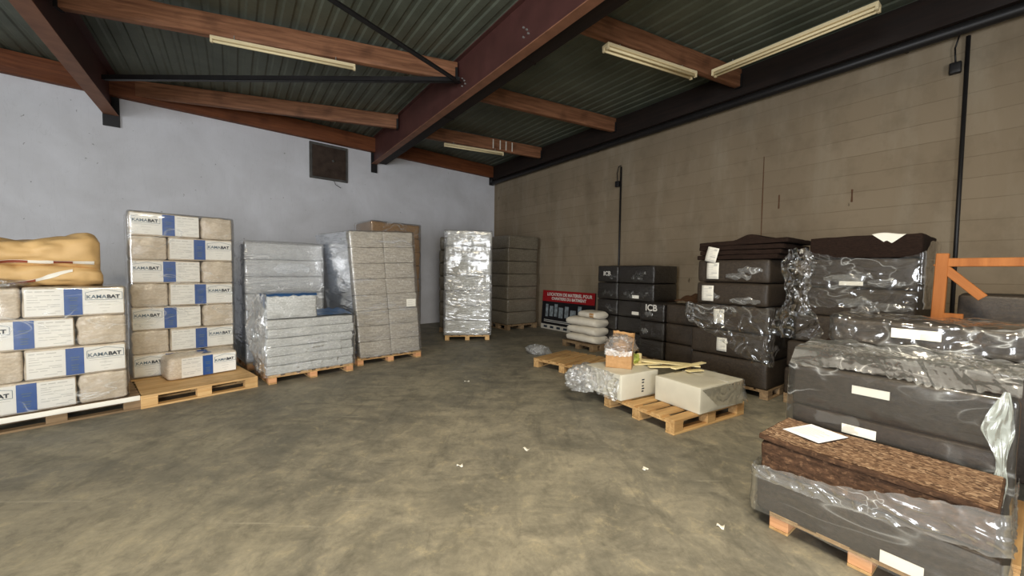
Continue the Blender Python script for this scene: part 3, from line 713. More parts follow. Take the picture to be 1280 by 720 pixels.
link('paper', boxm(-.085, .085, -.003, 0, 0, .13, 0), 'paper', o)
bm = bmesh.new()
for k, z in enumerate((.1, .08, .06, .035, .02)): box(bm, -.065, .03 + .03 * (k % 2), -.0045, -.0035, z, z + .006)
link('lettering', mesh(bm), 'ink_faint', o)
# G: brown stack behind F
G0 = fr((-2.12, 8.87), 45, -1.16, 0)
pallet('dark pallet under the brown stack behind the leaning stack', G0, 45, 1.18, .8, 'y', .14, 'pallet_grey', 'pallet_grey')
board_stack(G0, 45, 0, 1.14, .8, .141, 8, .305, 'brown_board', lambda i, c: f'brown board pack, {ordn(i, 8)} of the stack behind the leaning stack', 'packs in the brown stack', seed=16, bulge=.015, r=.03, amp=.015)
wrap('film sagging over the brown stack behind the leaning stack', G0, 45, -.03, 1.17, -.03, .83, .12, 2.6, 'clear_film', 9, .02, .02, 8)
# H: silver tower
H0, HA = (-1.49, 8.54), 7.5
pallet('pallet with greenish block ends under the bright silver tower', H0, HA, 1.0, 1.1, 'y', .115, 'pallet_new', 'pallet_new')
board_stack(H0, HA, 0, 1.0, 1.1, .117, 7, .334, 'silver_pack', lambda i, c: f'shiny silver wrapped pack, {ordn(i, 7)} of the bright tower near the corner', 'packs in the bright silver tower', seed=21, bulge=.025, r=.035, amp=.02, fine=.022, lean=.02)
wrap('shiny stretch film round the bright silver tower near the corner', H0, HA, -.03, 1.045, -.03, 1.12, .11, 2.47, 'silver_film', 95, .02, .03, 9)
HB = fr(H0, HA, -.19, 1.2)
pallet('dark pallet under the shaded tower behind the bright silver one', HB, HA, .9, .8, 'y', .115, 'pallet_grey', 'pallet_grey')
board_stack(HB, HA, 0, .88, .8, .117, 7, .328, 'dull_pack', lambda i, c: f'shaded wrapped pack, {ordn(i, 7)} of the tower half hidden behind the silver tower', 'packs in the shaded tower behind', seed=27, bulge=.02, r=.035, amp=.015, fine=.012)
# I: dull tower by the right wall
I0, IA = (-.06, 10.14), 38.6
pallet('pallet under the dull brown-grey tower in the room corner', fr(I0, IA, -.06, 0), IA, 1.05, .95, 'y', .14, 'pallet_grey', 'pallet_grey')
board_stack(I0, IA, -.06, 1.04, .95, .142, 7, .34, 'dull_pack', lambda i, c: f'dull wrapped pack, {ordn(i, 7)} of the tower in the corner', 'packs in the dull corner tower', seed=25, bulge=.015, r=.03, amp=.012, fine=.012)

# ------------------------------------------------------------------ right side, far
# J: advertising board leaning on the wall
sgn = thing('advertising_board', 'black and red advertising board standing against the block wall', 'sign', (*ns(7.0, -7.25), 0), R(NA))
sgn.rotation_euler = (R(-4), 0, R(NA))
link('board', boxm(-.96, .96, -.015, .015, 0, 1.06, .003), 'sign_black', sgn)
link('red_header', boxm(-.96, .96, -.019, -.0155, .76, 1.06, 0), 'sign_red', sgn)
link('lettering', text('LOCATION DE MATERIEL POUR', .115, 'CENTER', bold=.003), 'ink_white', sgn, (.05, -.021, .955), (PI / 2, 0, 0))
link('lettering', text('CHANTIERS DU BATIMENT', .105, 'CENTER', bold=.003), 'ink_white', sgn, (.05, -.021, .845), (PI / 2, 0, 0))
link('foot_strip', boxm(-.96, .96, -.019, -.0155, .0, .13, 0), 'sign_foot', sgn)
for k in range(7): link('logo_mark', boxm(-.84 + k * .26, -.70 + k * .26, -.021, -.0192, .035, .095, .0), 'ink_dark', sgn)
for k, (x, w, z0, z1) in enumerate(((-.80, .1, .34, .68), (-.64, .14, .36, .64), (-.45, .12, .36, .7), (-.28, .16, .34, .62), (-.05, .14, .36, .66), (.15, .2, .34, .58), (.42, .12, .36, .7), (.6, .2, .34, .6))):
    link('machine_picture', boxm(x, x + w, -.018, -.0155, z0, z1, 0), 'sign_machine', sgn)
bm = bmesh.new()
for z in (.24, .2): box(bm, -.85, .7, -.018, -.016, z, z + .018)
link('caption_line', mesh(bm), 'ink_faint', sgn)
# K: cement sacks on a small pallet
pallet('small pallet under the white sacks by the advertising board', ns(5.66, -5.94), NA, .86, .6, 'y', .13, 'pallet_grey', 'pallet_grey')
for i in range(4):
    w, d, h = ((.80, .5, .18), (.80, .5, .18), (.80, .5, .19), (.52, .42, .15))[i]
    o = thing('powder_sack', f'plump white paper sack, {ordn(i, 4)} of four by the advertising board', 'sack', (*ns(5.93, (-5.5, -5.49, -5.5, -5.34)[i]), .13 + (0, .165, .33, .505)[i]), R(NA + (1, -2, 3, -6)[i]), 'white sacks on the small pallet')
    me, sf = sack(w, d, h, 30 + i, lambda u: 0, .008, 26, 20); link('sack_body', me, 'sack_white', o)
    if i == 3: link('printed_end', stripe_on(sf, PI - .5, PI + .6, .72, .94, .004), 'kraft', o)
# dark cork packs
def icb_label(o, D, z, x=0, s=.12): link('lettering', text('ICB', s, 'CENTER', bold=.003), 'ink_white', o, (x, -D / 2 - .02, z), (PI / 2, 0, 0))
def dark_pack(P, a, x0, x1, y0, y1, z, h, mat, label, group, seed, r=.025, amp=.008, bulge=.012, fine=.005):
    o = thing('cork_pack', label, 'pack', (*fr(P, a, (x0 + x1) / 2, (y0 + y1) / 2), z + .001), R(a + random.uniform(-.8, .8)), group)
    link('wrapped_boards', rbox(x1 - x0 - .004, y1 - y0, h - .004, r, 14, 10, 6, amp, 6, seed, bulge, fine=fine), mat, o); return o
def film_smear(o, W, D, h, seed, mat='clear_film', n=2):
    """loose puckers of the wrapper on the front of a pack"""
    rnd = random.Random(seed)
    for k in range(n):
        x0 = rnd.uniform(-W * .42, -W * .05) if k % 2 == 0 else rnd.uniform(0, W * .1); x1 = x0 + rnd.uniform(.25, .42) * W; z0 = h * rnd.uniform(.2, .6)
        link('film_pucker', sheet(lambda u, v: (x0 + (x1 - x0) * u, -D / 2 - .022 - .016 * math.sin(PI * u) * math.sin(PI * v) - .008 * noise.noise(Vector((u * 9, v * 6, seed + k))), z0 + .09 * (v - .5) * math.sin(PI * (.12 + .76 * u)) + .05 * noise.noise(Vector((u * 4, seed, k)))), 26, 8), mat, o)
L0 = ns(6.15, 0)
gL = 'dark packs lettered ICB by the wall'
pallet('dark pallet under the black packs lettered ICB', fr(L0, NA, -5.45, 0), NA, 1.36, .75, 'y', .12, 'pallet_grey', 'pallet_grey')
zL = [.121, .42, .72, 1.03, 1.37]; hL = [.295, .295, .305, .335, .335]
for i in range(5):
    nm = ordn(i, 5)
    o = dark_pack(L0, NA, -5.43, -4.91, 0, .75, zL[i], hL[i], 'black_cork', f'black wrapped pack, {nm} of the ICB stack, narrow column beside the sign', gL, 40 + i, fine=.012)
    if i == 4: icb_label(o, .75, .17)
    if i in (2, 3, 4): film_smear(o, .52, .75, .33, 50 + i)
    o = dark_pack(L0, NA, -4.90, -4.10, 0, .75, zL[i], hL[i], 'black_cork', f'black wrapped pack, {nm} of the ICB stack, wide column', gL, 60 + i, fine=.012)
    if i in (3, 4): film_smear(o, .8, .75, .33, 70 + i, n=3)
    if i in (2, 3): link('paper_label', boxm(-.05, .10, -.40, -.396, .05, .11, 0), 'paper', o)
M0 = ns(5.72, 0)
pallet('dark pallet under the low black stack lettered ICB', fr(M0, NA, -4.08, 0), NA, .98, .42, 'y', .12, 'pallet_grey', 'pallet_grey', nb=4)
for i in range(3):
    o = dark_pack(M0, NA, -4.08, -3.61, 0, .42, .121 + i * .312, .31, 'black_cork', f'black wrapped pack, {ordn(i, 3)} of the low ICB stack before the brown paper', 'black packs in the low ICB stack', 80 + i, fine=.01)
    if i == 2: icb_label(o, .42, .225, 0, .15)
    if i in (1, 2): film_smear(o, .47, .42, .3, 90 + i, 'hazy_film', 1)
    o = dark_pack(M0, NA, -3.58, -3.10, 0, .46, .121 + i * .315, .313, 'dark_cork', f'dark brown-grey pack, {ordn(i, 3)} of the stack topped with brown paper', 'dark packs under the brown paper', 100 + i)
o = tag(link('brown_kraft_paper', sheet(lambda u, v: (-.26 + .56 * u, -.22 + .46 * v, .02 + .055 * abs(noise.noise(Vector((u * 3.2, v * 3, 5)))) + .14 * math.sin(PI * u) * (.3 + .7 * v) * (1 - .4 * u)), 26, 18), 'brown_paper', None, (*fr(M0, NA, -3.34, .23), 1.067), (0, 0, R(NA))), 'crumpled brown kraft paper lying on the dark stack', 'paper')
# O: tall dark stack with five paper labels
O0 = ns(5.3, 0)
pallet('dark pallet under the dark stack with five paper labels', fr(O0, NA, -2.9, .02), NA, .98, .85, 'y', .12, 'pallet_grey', 'pallet_grey')
gO = 'dark packs in the stack with paper labels'
def paper_label(label, P, a, x, y, z, w=.14, h=.19, tilt=0, lean=0, group='paper labels on the dark stack'):
    o = thing('paper_label', label, 'label', (*fr(P, a, x, y), z), 0, group); o.rotation_euler = (R(lean), R(tilt), R(a))
    link('sheet', sheet(lambda u, v: (-w / 2 + w * u, -.004 * math.sin(PI * v), h * v), 4, 5, .001), 'paper', o)
    bm = bmesh.new()
    for k in range(7):
        zz = h * (.14 + .11 * k); box(bm, -w * .4, w * (.05 if k % 3 else .38), -.0085, -.0075, zz, zz + h * .022)
    box(bm, w * .12, w * .4, -.0085, -.0075, h * .84, h * .9); box(bm, -w * .1, w * .38, -.0085, -.0075, h * .34, h * .4)
    link('lettering', mesh(bm), 'ink_faint', o); return o
zO = [.121, .465, .81, 1.15, 1.45]; hO = [.34, .34, .335, .295, .30]
for i in range(5):
    x0, x1 = ((-2.91, -1.93) if i < 3 else (-2.85, -1.95))
    o = dark_pack(O0, NA, x0, x1, 0, .85, zO[i], hO[i], 'dark_cork', f'dark grey pack, {ordn(i, 5)} of the stack with paper labels', gO, 110 + i, r=.03)
    if i > 2: film_smear(o, .9, .85, .3, 120 + i, 'hazy_film', 2)
for i in range(4):
    w = (1.0, .98, 1.03, 1.06)[i]
    o = thing('cork_sheet', f'thin dark brown sheet, {ordn(i, 4)} of the loose ones over the labelled stack', 'board', (*fr(O0, NA, (-2.36, -2.34, -2.32, -2.31)[i], .42), 1.752 + i * .062), R(NA + (-1, 1.5, -.5, .8)[i]), 'loose dark brown sheets')
    link('boards', rbox(w, .84, .058, .012, 24, 8, 2, .006, 9, 130 + i, fn=(lambda q, i=i: Vector((q.x, q.y, q.z + (.07 * math.exp(-((q.x - .12) / .13) ** 2) if i == 3 and q.z > .03 else 0) + .02 * (q.x if i == 3 else 0))))), 'dark_sheet', o)
paper_label('paper label hanging askew over the loose brown sheets', O0, NA, -2.655, -.05, 1.72, .15, .20, 14, 0)
paper_label('paper label on the topmost dark pack just below the askew one', O0, NA, -2.62, -.035, 1.49, .16, .22)
paper_label('square paper label on the second dark pack above the loose film', O0, NA, -2.68, -.035, 1.19, .16, .21)
paper_label('paper label seen through the loose film on the labelled stack', O0, NA, -2.52, -.035, .9, .14, .19)
paper_label('lowest paper label on the dark stack below the film edge', O0, NA, -2.47, -.035, .53, .13, .18)
pO = [(-2.97, .6), (-2.97, -.02), (-1.9, -.02), (-1.9, .8)]
tag(link('film_drape', skirt(pO, [(0, 1.14), (1, 1.16)], [(0, .98), (.25, .92), (.40, .74), (.48, .62), (.62, .42), (.68, .45), (.72, .62), (1, .7)], .035, 31, 150, 36, .02, (20, 9)), 'clear_film', None, (*O0, 0), (0, 0, R(NA))), 'loose clear film with slanting hem draped round the labelled dark stack', 'plastic film', 'loose film drapes')
# P: dark stack beside it
P0 = ns(5.42, 0)
gP = 'dark packs in the stack beside the orange trestle'
pallet('dark pallet under the dark stack between labelled stack and trestle', fr(P0, NA, -1.8, .02), NA, .98, .85, 'y', .12, 'pallet_grey', 'pallet_grey')
zP = [.121, .45, .78, 1.10, 1.42]
for i in range(5):
    x0, x1 = ((-1.80, -.82), (-1.78, -.80), (-1.70, -.74), (-1.60, -.70), (-1.58, -.70))[i]
    o = dark_pack(P0, NA, x0, x1, 0, .85, zP[i], .322, 'dark_cork', f'dark grey pack, {ordn(i, 5)} of the stack left of the orange trestle', gP, 140 + i, r=.03)
    if i > 2: film_smear(o, .88, .85, .3, 150 + i, 'hazy_film', 3)
    if i == 4: link('paper_strip', boxm(-.16, .04, -.456, -.452, .03, .075, 0), 'paper', o)
o = thing('cork_pack', 'dark brown bare pack on top of the stack left of the trestle', 'pack', (*fr(P0, NA, -1.14, .42), 1.745), R(NA), gP)
link('boards', rbox(.9, .86, .235, .014, 16, 10, 6, .008, 6, 160, 0), 'dark_sheet', o)
o = thing('paper_sheet', 'crumpled white paper hanging over the top of the dark brown pack', 'paper', (*fr(P0, NA, -.93, .0), 1.985), R(NA), None)
link('sheet', sheet(lambda u, v: ((-.13 + .26 * u) * (1 - .75 * max(0, (v - .45) / .55)), .12 - .14 * min(1, v / .45), .006 - .085 * max(0, (v - .45) / .55) + .012 * math.sin(5 * u)), 14, 12), 'paper', o)
tag(link('film_drape', skirt([(-1.62, .5), (-1.62, -.02), (-.67, -.02), (-.67, .84)], [(0, 1.85), (.22, 1.84), (.35, 1.76), (.55, 1.73), (.62, 1.78), (.68, 1.9), (1, 1.94)], [(0, 1.1), (.3, 1.2), (.6, 1.25), (1, 1.2)], .02, 33, 120, 36, .014, (18, 12)), 'clear_film', None, (*P0, 0), (0, 0, R(NA))), 'clear film with dipping edge round the stack left of the trestle', 'plastic film', 'loose film drapes')
def hang(u, v):
    q = Vector((u * 4, v * 8, 3)); w = .10 + .05 * math.sin(v * 9) + .1 * v
    return ((u - .5) * w * 2 + .05 * noise.noise(q), .12 * math.cos(u * 2 * PI) * (.6 + .5 * noise.noise(q * 1.3)) + .03 * noise.noise(q * 2), 1.85 - 1.0 * v + .02 * noise.noise(q * 2))
tag(link('film_hank', sheet(hang, 36, 70), 'clear_film', None, (*ns(5.1, -1.62), 0), (0, 0, R(NA))), 'twisted hank of clear film hanging between the two tall dark stacks', 'plastic film', 'loose film drapes')
# R: low dark crate behind the trestle, Q: trestle
dark_pack(ns(4.78, 0), NA, -.4, .75, 0, .6, 0, 1.42, 'dark_cork', 'tall dark grey block standing behind the orange trestle', 'dark blocks behind the trestle', 170)
q = thing('timber_trestle', 'orange-brown timber trestle frame standing behind the film-wrapped pack', 'trestle', (*ns(4.55, -.5), 0), R(NA))
link('post', boxm(-.035, .035, -.035, .035, 0, 1.74, .004), 'orange_timber', q, rot=(0, R(1.2), 0))
link('post', boxm(1.02, 1.09, -.035, .035, 0, 1.74, .004), 'orange_timber', q)
link('top_rail', boxm(.03, 1.09, -.03, .03, 1.635, 1.70, .004), 'orange_timber', q)
bm = bmesh.new(); box(bm, -.03, .03, -.025, .025, 0, .36, .003); link('diagonal_brace', mesh(bm), 'orange_timber', q, (.25, 0, 1.40), (0, R(-42), 0))
link('low_rail', boxm(.03, .16, -.03, .03, 1.22, 1.27, .004), 'orange_timber', q)
link('cross_foot', boxm(-.04, .04, -.3, .12, 0, .06, .004), 'orange_timber', q); link('cross_foot', boxm(1.01, 1.1, -.3, .12, 0, .06, .004), 'orange_timber', q)

# ------------------------------------------------------------------ S: film wrapped dark stack, near right
S0 = ns(3.12, 0)
gS = 'dark packs in the film-wrapped stack behind the cork'
pallet('pallet under the film-wrapped dark stack behind the cork stack', fr(S0, NA, -.98, .02), NA, .98, .95, 'y', .12, 'pallet_old', 'pallet_old')
for i in range(3):
    o = dark_pack(S0, NA, -.98, -.06, 0, .5, .121 + i * .277, .275, 'dark_cork', f'dark grey pack, {ordn(i, 3)} of the near film-wrapped stack', gS, 180 + i, r=.02)
    if i == 1: link('paper_strip', boxm(-.18, -.02, -.275, -.271, .17, .225, 0), 'paper', o)
    if i == 2: link('paper_strip', boxm(-.14, .03, -.275, -.271, .15, .2, 0), 'paper', o)
    dark_pack(S0, NA, -.98, -.06, .52, 1.0, .121 + i * .277, .275, 'dark_cork', f'dark grey pack, {ordn(i, 3)} of the rear column behind the near wrapped stack', gS, 190 + i, r=.02)
dark_pack(S0, NA, -.94, .02, .50, .98, .956, .13, 'dark_sheet', 'dark brown slab under the topmost film-wrapped pack', gS, 199, r=.015)
o = thing('cork_pack', 'brown cork slab under shiny film on the near wrapped stack', 'pack', (*fr(S0, NA, -.52, .24), .954), R(NA), gS)
link('boards', rbox(.9, .44, .05, .012, 14, 8, 2, .004, 6, 200), 'dark_sheet', o)
def topfilm(u, v):
    q = Vector((u * 5 - v * 3, v * 5, 8)); fold = .016 * (1 - abs(noise.noise(Vector((u * 26 - v * 10, v * 3, 2)))) * 2.4) * min(1, u * 3)
    y = .46 - .50 * v; z = 1.045 + .02 * math.sin(PI * v) + fold + .02 * noise.noise(q)
    if v > .8: z -= (v - .8) / .2 * .09
    return (-.99 + .96 * u, y, z)
tag(link('film_drape', sheet(topfilm, 120, 36), 'shiny_film', None, (*S0, 0), (0, 0, R(NA))), 'shiny creased film over the brown slab of the near wrapped stack', 'plastic film', 'loose film drapes')
wrap('clear film stretched round the near dark stack behind the cork', S0, NA, -1.01, -.035, -.025, .5, .1, .96, 'clear_film', 41, .008, .014, 12)
o = thing('cork_pack', 'flat film-wrapped dark pack lying on top of the near wrapped stack', 'pack', (*fr(S0, NA, -.36, .60), 1.088), R(NA), gS)
link('wrapped_boards', rbox(1.02, .46, .165, .02, 20, 10, 5, .006, 6, 201, .006), 'dark_cork', o)
link('paper_strip', boxm(-.2, .02, -.253, -.246, .07, .13, 0), 'paper', o)
link('wrapper', rbox(1.06, .5, .19, .03, 60, 26, 12, .02, 4, 203, 0, None, False, .03, 12), 'clear_film', o, (0, 0, -.004))
def fold(u, v):
    q = Vector((u * 4, v * 3, 6)); return (-.98 + 1.1 * u, .34 - .14 * v + .04 * noise.noise(q), 1.10 - .07 * v + .05 * noise.noise(q * 1.3) + .03 * abs(noise.noise(q * 3)))
tag(link('film_drape', sheet(fold, 90, 12), 'hazy_film', None, (*S0, 0), (0, 0, R(NA))), 'rumpled roll of film along the foot of the topmost wrapped pack', 'plastic film', 'loose film drapes')
def flap(u, v):
    q = Vector((u * 3, v * 3, 2)); w = .02 + .10 * max(0, 1 - abs(v - .34) / .34) + .035 * max(0, 1 - abs(v - .8) / .2)
    return (-.07 + (u - .75) * w * .9 + .015 * noise.noise(q), -.05 + (u - .5) * w * .6 + .02 * noise.noise(q * 2), .99 - .58 * v)
tag(link('film_drape', sheet(flap, 14, 40), 'green_film', None, (*S0, 0), (0, 0, R(NA))), 'greenish film flap hanging off the right end of the wrapped stack', 'plastic film', 'loose film drapes')
# T: cork stack in the foreground
T0 = ns(2.6, 0)
TX0, TX1 = -.98, -.06
gT = 'cork packs in the foreground stack'
# ground point of its left block (1.54,2.32) has s = -.97
pallet('pallet with orange block ends under the foreground cork stack', fr(T0, NA, TX0 + .06, .04), NA, .84, .46, 'y', .115, 'pallet_old', 'pallet_block', nb=4)
o = dark_pack(T0, NA, TX0, TX1 + .02, 0, .54, .117, .25, 'dark_cork', 'long dark grey wrapped pack at the bottom of the foreground stack', gT, 210, r=.02)
link('paper_strip', boxm(.10, .25, -.292, -.288, .02, .08, 0), 'paper', o)
o = thing('cork_pack', 'bundle of brown cork boards on the foreground stack', 'pack', (*fr(T0, NA, (TX0 + TX1) / 2, .235), .369), R(NA), gT)
link('boards', rbox(.9, .44, .165, .012, 40, 16, 8, .010, 14, 211, 0, fine=.010, ffreq=30), 'cork_edge', o)
o = thing('cork_board', 'brown cork board lying uppermost on the foreground stack', 'board', (*fr(T0, NA, (TX0 + TX1) / 2, .232), .537), R(NA), gT)
link('board', rbox(.92, .455, .032, .005, 40, 16, 2, .003, 12, 213, 0, fn=lambda q: Vector((q.x, q.y, q.z + .012 * max(0, (-q.x - .3) / .16)))), 'cork_edge', o)
o2 = link('top_face', sheet(lambda u, v: (-.452 + .904 * u, -.221 + .442 * v, .0345 + .012 * max(0, (-( -.452 + .904 * u) - .3) / .16) + .003 * noise.noise(Vector((u * 70, v * 36, 1)))), 180, 88), 'cork_face', o)
o = thing('delivery_note', 'white delivery note lying on the foreground cork board', 'paper', (*fr(T0, NA, -.78, .285), .582), R(NA - 17))
link('sheet', boxm(-.105, .105, -.13, .13, 0, .0012, 0), 'note_paper', o)
bm = bmesh.new()
for k in range(7): box(bm, -.08, .02 + .04 * (k % 2), -.08 + .023 * k, -.076 + .023 * k, .0014, .0018)
link('lettering', mesh(bm), 'ink_faint', o)
pT = [(TX0 - .01, .45), (TX0 - .01, -.008), (TX1 + .015, -.008), (TX1 + .015, .5)]
tag(link('film_wrap', skirt(pT, [(0, .40), (.26, .395), (.45, .44), (.64, .54), (.74, .575), (1, .58)], [(0, .30), (.26, .32), (.5, .34), (.68, .37), (.74, .38), (1, .4)], .016, 51, 180, 26, .012, (26, 18)), 'hazy_film', None, (*T0, 0), (0, 0, R(NA))), 'bunched clear film lip round the brown cork bundle', 'plastic film', 'clear film wraps')
tag(link('film_wrap', skirt(pT, [(0, .36), (1, .36)], [(0, .12), (1, .1)], .010, 57, 180, 30, .016, (5, 8)), 'matte_film', None, (*T0, 0), (0, 0, R(NA))), 'clear creased film round the bottom pack of the foreground stack', 'plastic film', 'clear film wraps')

# ------------------------------------------------------------------ U: pallet with grey cartons
U0, UA = (1.57, 3.62), 30.0
pallet('scuffed pallet carrying two grey cartons in the middle of the floor', U0, UA, 1.19, .95, 'x', .144, 'pallet_old', 'pallet_old', nb=6, gap=.115)
def carton(label, x0, x1, y0, y1, z, h, seed):
    o = thing('grey_carton', label, 'carton', (*fr(U0, UA, (x0 + x1) / 2, (y0 + y1) / 2), z), R(UA), 'grey cartons on the pallet')
    link('carton_body', rbox(x1 - x0, y1 - y0, h, .008, 16, 12, 6, .006, 5, seed, .004), 'grey_carton', o); return o
c2 = carton('wide grey carton in film at the open end of the pallet', .36, 1.11, -.02, .53, .146, .268, 1)
link('lid_seam', boxm(.10, .106, -.277, .277, .266, .272, 0), 'ink_faint', c2)
bm = bmesh.new()
c1 = carton('square grey carton in loose film under the torn brown box', -.04, .56, .65, 1.24, .146, .284, 2)
bm = bmesh.new()
for z, w in ((.06, .03), (.09, .04), (.12, .03), (.16, .035), (.19, .04)): box(bm, .02, .02 + w, -.302, -.2985, z, z + .014)
link('printed_lettering', mesh(bm), 'ink_dark', c1)
tag(link('film_wrap', skirt([(1.11, -.02), (1.12, -.02), (1.12, .55)], [(0, .41), (1, .41)], [(0, .16), (1, .14)], .02, 61, 40, 24, .012, (6, 10), .05), 'hazy_film', None, (*U0, 0), (0, 0, R(UA))), 'clear film hanging off the far end of the wide grey carton', 'plastic film', 'clear film wraps')
tag(link('film_wrap', skirt([(.37, -.025), (1.1, -.025)], [(0, .40), (.3, .40), (1, .41)], [(0, .395), (.35, .2), (1, .15)], .008, 62, 50, 20, .008, (10, 12)), 'clear_film', None, (*U0, 0), (0, 0, R(UA))), 'thin clear film clinging to the front of the wide grey carton', 'plastic film', 'clear film wraps')
tag(link('film_wrap', skirt([(-.05, 1.2), (-.05, .65)], [(0, .44), (1, .44)], [(0, .2), (.5, .17), (1, .16)], .03, 63, 40, 24, .012, (6, 9), .04), 'hazy_film', None, (*U0, 0), (0, 0, R(UA))), 'loose clear film on the left face of the square carton', 'plastic film', 'clear film wraps')
tag(link('film_wad', clump(.32, .3, .28, 3, 5, .5, 1.5), 'hazy_film', None, (*fr(U0, UA, -.16, 1.16), .16), (0, 0, 0)), 'white bunched film wad squeezed beside the square carton', 'plastic film', 'film wads')
tag(link('film_wad', clump(.3, .2, .16, 8, 5, .5, 1.5), 'hazy_film', None, (1.06, 5.12, .16), (0, 0, .4)), 'smaller white film wad lying over the corner of the empty pallet', 'plastic film', 'film wads')
tag(link('film_wad', clump(.36, .22, .16, 5, 5, .55, 2.8), 'hazy_film', None, (.52, 7.25, 0), (0, 0, -.3)), 'crumpled clear film scrap lying on the floor beyond the empty pallet', 'plastic film', 'film wads')
# torn brown box on the square carton
bx = thing('cardboard_box', 'torn brown cardboard box with a crumpled liner on the square carton', 'box', (*fr(U0, UA, .27, .98), .4315), R(-22))
bm = bmesh.new(); w, d, h = .30, .26, .20
for x0, x1, y0, y1 in ((-w / 2, w / 2, -d / 2, -d / 2 + .006), (-w / 2, -w / 2 + .006, -d / 2, d / 2), (w / 2 - .006, w / 2, -d / 2, d / 2), (-w / 2, w / 2, d / 2 - .006, d / 2)): box(bm, x0, x1, y0, y1, 0, h)
box(bm, -w / 2, w / 2, -d / 2, d / 2, 0, .006); link('box_wall', mesh(bm), 'kraft', bx)
link('flap', sheet(lambda u, v: (-.10 + .25 * u, .12 + .02 * v, .19 + .22 * v * (1 - .12 * u) + .012 * noise.noise(Vector((u * 7, v * 4, 1)))), 14, 10, .005), 'kraft', bx)
link('flap', sheet(lambda u, v: (.148 + .012 * v, -.11 + .24 * u, .19 + (.10 + .11 * u) * v), 10, 8, .005), 'kraft', bx)
link('plastic_liner', clump(.30, .25, .24, 12, 5, .42, 2.6), 'hazy_film', bx, (.0, .0, .13))
link('plastic_liner_edge', skirt([(-.152, -.12), (-.152, -.132), (.152, -.132)], [(0, .23), (.3, .22), (.6, .20), (1, .21)], [(0, .15), (.5, .14), (1, .16)], .016, 71, 40, 12, .006, (8, 20)), 'milky_film', bx)
# wood slats across the cartons
import itertools
gs = 'pale wood slats on the cartons'
slats = [((795, 449), (884, 446), .012, 'long pale slat lying rearmost across the two grey cartons'), ((806, 452), (886, 449), .03, 'long pale slat crossing the middle of the heap'),
         ((845, 462), (888, 448), .05, 'pale slat pointing up to the right over the heap'), ((800, 456), (850, 450), .02, 'short pale slat beside the lime green wrap'),
         ((812, 460), (870, 455), .0, 'pale slat lying flat at the front of the heap'), ((862, 463), (884, 457), .0, 'stubby pale offcut at the right end of the heap')]
def slat(label, p, q, z, w=.065):
    p = Vector(p); q = Vector(q); d = q - p; c = (p + q) / 2; L = d.length
    o = thing('wood_slat', label, 'slat', (c.x, c.y, z), math.atan2(d.y, d.x), gs)
    link('strip', rbox(L, w, .014, .003, 12, 2, 1, .002, 5, z * 50), 'pale_slat', o)
Z = .432
slat('long pale slat lying rearmost across the two grey cartons', (1.62, 4.95), (2.28, 4.66), Z + .002)
slat('long pale slat crossing over the middle of the slat heap', (1.60, 4.80), (2.25, 4.52), Z + .018)
slat('pale slat pointing towards the dark stack over the heap', (1.85, 4.34), (2.36, 4.66), Z + .034)
slat('short pale slat beside the lime green wrap', (1.50, 4.66), (1.86, 4.72), Z + .002, .07)
slat('pale slat lying flat at the front of the slat heap', (1.62, 4.48), (2.06, 4.50), Z + .018)
slat('stubby pale offcut at the wide carton end of the heap', (2.02, 4.36), (2.22, 4.42), Z + .002, .07)
o = thing('lime_wrapper', 'crumpled lime green wrapper by the slats on the square carton', 'wrapper', (*fr(U0, UA, .50, .98), .4315), .3)
link('crumple', clump(.12, .10, .13, 17, 4, .5, 2.6), 'lime_wrap', o)
o = thing('pale_offcut', 'pale upright offcut leaning next to the lime green wrapper', 'offcut', (*fr(U0, UA, .58, .96), .4315), .5)
link('piece', rbox(.07, .05, .13, .008, 4, 3, 5, .01, 14, 3, fn=lambda q: Vector((q.x * (1 - 2.5 * q.z), q.y, q.z))), 'pale_slat', o)
# V: empty pallet
pallet('empty weathered pallet on the floor before the white sacks', (.37, 6.27), -43, 1.12, .92, 'y', .144, 'pallet_old', 'pallet_old', nb=7, gap=.12)
# floor scraps
for k, (x, y, rz, l, lab) in enumerate(((-.62, 5.35, .4, .12, 'tiny pale scrap on the floor before the leaning stack'), (.14, 3.3, -.7, .1, 'tiny white scrap on the open floor before the cartons'), (1.07, 2.98, .9, .09, 'tiny white scrap between pallet and cork stack'), (1.30, 2.3, -.6, .07, 'pale film scrap on the floor beside the cork stack'), (-.4, 3.0, .2, .08, 'tiny pale scrap on the open floor'))):
    o = tag(link('paper_scrap', sheet(lambda u, v: (l * .6 * (u - .5), .022 * (v - .5) * (1 + u), .004 + .006 * math.sin(u * 6 + v)), 8, 3, .0008), 'paper', None, (x, y, .002), (0, 0, rz)), lab, 'scrap', 'scraps on the floor')

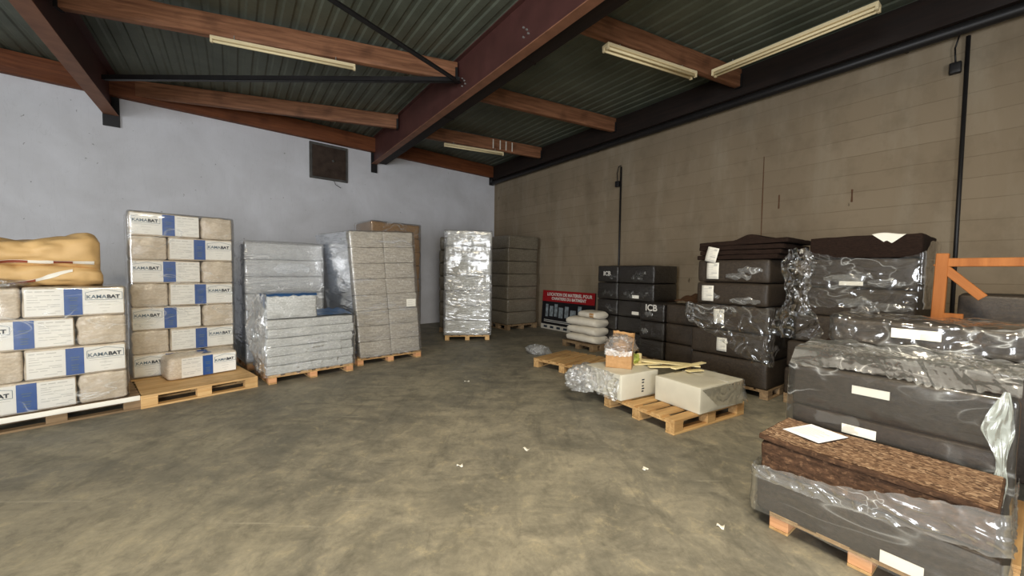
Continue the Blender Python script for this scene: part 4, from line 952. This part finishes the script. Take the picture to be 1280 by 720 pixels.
# ------------------------------------------------------------------ light
def area(name, loc, target, sx, sy, power, col):
    l = bpy.data.lights.new(name, 'AREA'); l.shape = 'RECTANGLE'; l.size = sx; l.size_y = sy; l.energy = power; l.color = col
    o = bpy.data.objects.new(name, l); COL.objects.link(o); o.location = loc
    o.rotation_euler = (Vector(target) - Vector(loc)).to_track_quat('-Z', 'Y').to_euler(); return o
def door_light(name, P, a, mid, h, w, power, col, zoff=0):
    c = Vector((P.x + math.cos(a) * mid, P.y + math.sin(a) * mid, h / 2)); inw = Vector((math.sin(a), -math.cos(a), 0))
    return area(name, c + inw * -.25 * 0 + inw * .05, c + inw * 5 + Vector((0, 0, zoff)), w, h, power, col)
door_light('daylight_through_back_door', DB, DBa, 9.1, 3.3, 2.9, 340, (.95, .97, 1.0))
door_light('daylight_through_side_door', DS, DSa, 5.2, 3.3, 2.5, 470, (.9, .95, 1.0))
lamp = bpy.data.lights.new('work_lamp', 'AREA'); lamp.shape = 'RECTANGLE'; lamp.size = 1.5; lamp.size_y = .2; lamp.energy = 260; lamp.color = (1.0, .87, .65)
lo = bpy.data.objects.new('work_lamp', lamp); COL.objects.link(lo); lo.location = (.4, .4, 4.5)
w = bpy.data.worlds.new('sky'); sc.world = w; w.use_nodes = True
w.node_tree.nodes['Background'].inputs[0].default_value = (.75, .85, 1, 1); w.node_tree.nodes['Background'].inputs[1].default_value = .6

# ------------------------------------------------------------------ camera
f = 480.0; roll = math.atan(.0127); pitch = math.atan(20 * math.cos(roll) / f)
cam = bpy.data.cameras.new('camera'); cam.sensor_width = 36; cam.lens = f / 1280 * 36; cam.clip_start = .02
co = bpy.data.objects.new('camera', cam); COL.objects.link(co); co.location = (0, 0, 1.55)
fw = Vector((0, math.cos(pitch), -math.sin(pitch))); upv = Vector((0, math.sin(pitch), math.cos(pitch))); rt = Vector((1, 0, 0))
# image is turned by roll: x_img = cos*x + sin*y(up)
xr = rt * math.cos(roll) + upv * math.sin(roll); yr = upv * math.cos(roll) - rt * math.sin(roll)
mw = Matrix((xr, yr, -fw)).transposed().to_4x4(); mw.translation = (0, 0, 1.55); co.matrix_world = mw
sc.camera = co
sc.view_settings.view_transform = 'Standard'; sc.view_settings.look = 'None'; sc.view_settings.gamma = 1; sc.view_settings.use_curve_mapping = False
sc.view_settings.exposure = 0.5
sc.cycles.max_bounces = 10; sc.cycles.transparent_max_bounces = 24
